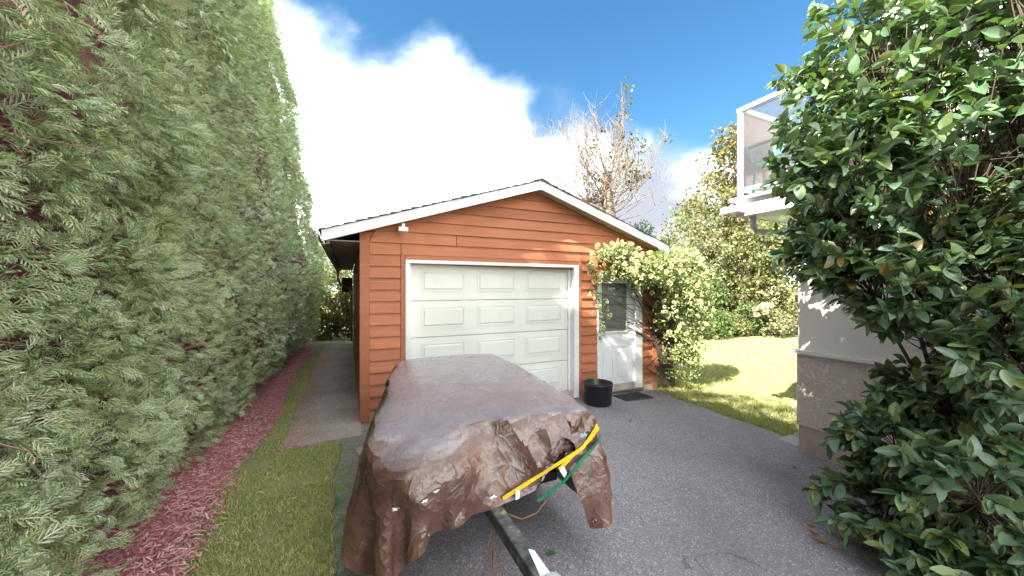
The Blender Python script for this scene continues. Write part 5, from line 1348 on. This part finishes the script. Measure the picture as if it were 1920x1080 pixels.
# forested hill far off
hxs = np.linspace(-260, 320, 120); r = np.random.default_rng(19); V = []
for yy, hh in ((240, 0.0), (275, 0.55), (330, 1.0), (420, 0.9)):
    for x in hxs:
        V.append((x, yy, -2 + hh * (26 + 14 * math.sin(x * 0.013 + 1) + 5 * math.sin(x * 0.05) + (r.normal(0, 1.3) if hh else 0))))
n = len(hxs); F = [(j * n + i, j * n + i + 1, (j + 1) * n + i + 1, (j + 1) * n + i) for j in range(3) for i in range(n - 1)]
M['hill'] = pmat('wooded_hill', (0.10, 0.15, 0.13), 0.95, 0.3, 0.12, 1.0, 0.5)  # distance haze put into the blue-green base colour
tag(mesh_obj('hill', V, F, M['hill']), kind='structure')
print('trees', round(time.time() - T0, 1))

# ------------------------------------------------------------------ grass, bark shreds, fallen leaves
M['blade'] = leaf_mat('grass_blade', [(0.27, 0.31, 0.10), (0.37, 0.40, 0.15), (0.46, 0.46, 0.22), (0.56, 0.49, 0.28), (0.33, 0.36, 0.13), (0.20, 0.26, 0.07)], 0.6, 0.2, 0.25, (1.25, 1.35, 0.9))
def blades(name, P_, h0, r, wd=0.10):
    n = len(P_)
    tpl = (np.array([(-wd, 0, 0), (wd, 0, 0), (wd * 0.6, 0.55, 0.10), (-wd * 0.6, 0.55, 0.10), (0, 1.0, 0.34)], float), np.array([(0, 1, 2), (0, 2, 3), (3, 2, 4)]))
    if wd > 0.12: tpl = (np.array([(-wd, 0, 0), (wd, 0, 0), (0, 1.0, 0.25)], float), np.array([(0, 1, 2)]))
    d = np.stack([r.normal(0, 0.55, n), r.normal(0, 0.55, n), np.ones(n)], -1)
    V, F = scatter(tpl[0], tpl[1], P_, rot_from(d, np.stack([r.normal(size=n), r.normal(size=n), 0.1 * np.ones(n)], -1)), h0 * r.uniform(0.5, 1.3, n))
    o = np_obj(name, V, F, M['blade']); return tag(o, kind='stuff')
r = np.random.default_rng(23)
n = 52000; x = r.uniform(-1.05, -0.06, n); y = 1.2 + 3.5 * r.uniform(0, 1, n) ** 1.2
edge_l = -0.90 + 0.10 * np.sin(3.1 * y) + 0.16 * r.normal(size=n); Pn = np.stack([x, y, 0 * x], -1)
keep = (x > edge_l) & (x < -0.10 + 0.02 * np.sin(3.1 * y) + 0.015 * r.normal(size=n)) & (value_noise(Pn, 4.0, 2) + 0.15 * r.normal(size=n) > 0.30)
keep &= ~((y > 4.55) & (x > -0.66))
x, y = x[keep], y[keep]
tag(blades('grass', np.stack([x, y, np.full_like(x, -0.012)], -1), 0.034, r), 'short mossy grass strip between the mulch bed and driveway', 'grass')
n = 9000; y = r.uniform(4.4, 11, n); x = -0.70 + 0.10 * r.normal(size=n)
k_ = (x < -0.655) & (x > -1.0) & (value_noise(np.stack([x, y, 0 * x], -1), 2.2, 6) > 0.42)
tag(blades('grass', np.stack([x[k_], y[k_], np.full(k_.sum(), -0.004)], -1), 0.03, r), 'dry thin grass fringe along the concrete walk', 'grass')
n = 95000; u = r.uniform(0, 1, n); x = 5.15 + 9.5 * u ** 1.5; y = 2.5 + r.uniform(0, 1, n) * 7.5
k_ = (x > 5.17 + 0.03 * r.normal(size=n)) & ~((x < 5.45) & (y > 5.0))
tag(blades('grass', np.stack([x[k_], y[k_], G(x[k_]) - 0.012], -1), 0.045, r, 0.14), 'sunlit lawn grass right of the garage', 'grass')
n = 26000; y = 1.0 + 11.5 * r.uniform(0, 1, n) ** 1.7; x = -1.75 + 0.86 * r.uniform(0, 1, n) ** 0.9 + 0.05 * r.normal(size=n)
k_ = x < -0.88 + 0.07 * np.sin(2.7 * y) + 0.04 * r.normal(size=n); x, y = x[k_], y[k_]; n = len(x)
z = 0.012 + 0.05 * np.clip((-0.92 - x) / 1.7, 0, 1) ** 0.6 + r.uniform(0.002, 0.012, n)
tpl = (np.array([(-0.09, 0, 0), (0.09, 0, 0), (0.07, 1, 0.02), (-0.07, 1, 0.02), (0, 0.5, 0.10)], float), np.array([(0, 1, 4), (1, 2, 4), (2, 3, 4), (3, 0, 4)]))
V, F = scatter(tpl[0], tpl[1], np.stack([x, y, z], -1), rot_from(np.stack([r.normal(size=n), r.normal(size=n), 0.12 * r.normal(size=n)], -1), np.tile((0, 0, 1.0), (n, 1))), r.uniform(0.018, 0.06, n))
tag(np_obj('bark_shreds', V, F, M['shred']), 'loose reddish bark shreds covering the mulch strip', 'bark', kind='stuff')
n = 2600; y = 4.5 + 7.0 * r.uniform(0, 1, n) ** 1.4; x = -0.66 + np.abs(r.normal(0, 0.16, n)); k_ = x < 0.12; x, y = x[k_], y[k_]; n = len(x)
V, F = scatter(tpl[0], tpl[1], np.stack([x, y, np.full(n, 0.018)], -1), rot_from(np.stack([r.normal(size=n), r.normal(size=n), 0.05 * r.normal(size=n)], -1), np.tile((0, 0, 1.0), (n, 1))), r.uniform(0.010, 0.035, n))
tag(np_obj('bark_litter', V, F, M['shred']), 'scattered bark crumbs strewn along the edge of the concrete walk', 'bark', kind='stuff')
# fallen leaves
M['dryleaf'] = pmat('dry_leaf', (0.30, 0.16, 0.07), 0.7, 0.3, 40); M['greenleaf'] = pmat('fallen_green_leaf', (0.05, 0.16, 0.04), 0.5, 0.2, 40); M['yellowleaf'] = pmat('yellow_leaf', (0.50, 0.36, 0.06), 0.6, 0.2, 40)
lf = None
def fallen(x, y, s_, a_, mat, label, z=None, group=None):
    global lf
    o = np_obj('fallen_leaf', LT[0] * np.array((1, 1, 0.7)), LT[1], mat, None, smooth=True)
    o.location = (x, y, (float(G(x)) + 0.03 * s_ / 0.1 * 0.5 + 0.004) if z is None else z); o.rotation_euler = (random.uniform(-0.1, 0.1), random.uniform(-0.15, 0.15), a_); o.scale = (s_,) * 3
    tag(o, label, 'leaf', group)
fallen(1.27, 2.05, 0.085, 1.2, M['greenleaf'], 'bright green fallen leaf on the asphalt beside the drawbar')
fallen(0.47, 2.02, 0.05, 0.4, M['yellowleaf'], 'small yellow leaf on the asphalt by the tarpaulin corner')
for k, (x, y) in enumerate(((4.25, 2.2), (4.05, 3.1), (3.3, 2.6), (2.9, 3.4), (3.6, 3.9), (2.2, 2.3), (4.5, 3.7), (2.5, 4.3))):
    fallen(x, y, random.uniform(0.04, 0.07), random.uniform(0, 6), M['dryleaf'], 'small dry brown leaf lying on the open driveway', group='dry leaves on the driveway')
for k in range(14):
    fallen(3.05 + random.uniform(0, 1.0), 0.75 + random.uniform(0, 0.9), random.uniform(0.05, 0.09), random.uniform(0, 6), M['dryleaf'], 'dry brown leaf in the litter under the glossy shrub', group='leaf litter under the shrub')
for k in range(9):
    fallen(random.uniform(-0.7, -0.2), random.uniform(2.0, 4.3), random.uniform(0.04, 0.07), random.uniform(0, 6), M['dryleaf'] if k % 3 else M['yellowleaf'], 'small leaf dropped on the mossy grass strip', z=0.02, group='leaves on the grass strip')
print('tris', sum(len(o.data.loops) - 2 * len(o.data.polygons) for o in C.objects if o.type == 'MESH'))
print('done', round(time.time() - T0, 1))
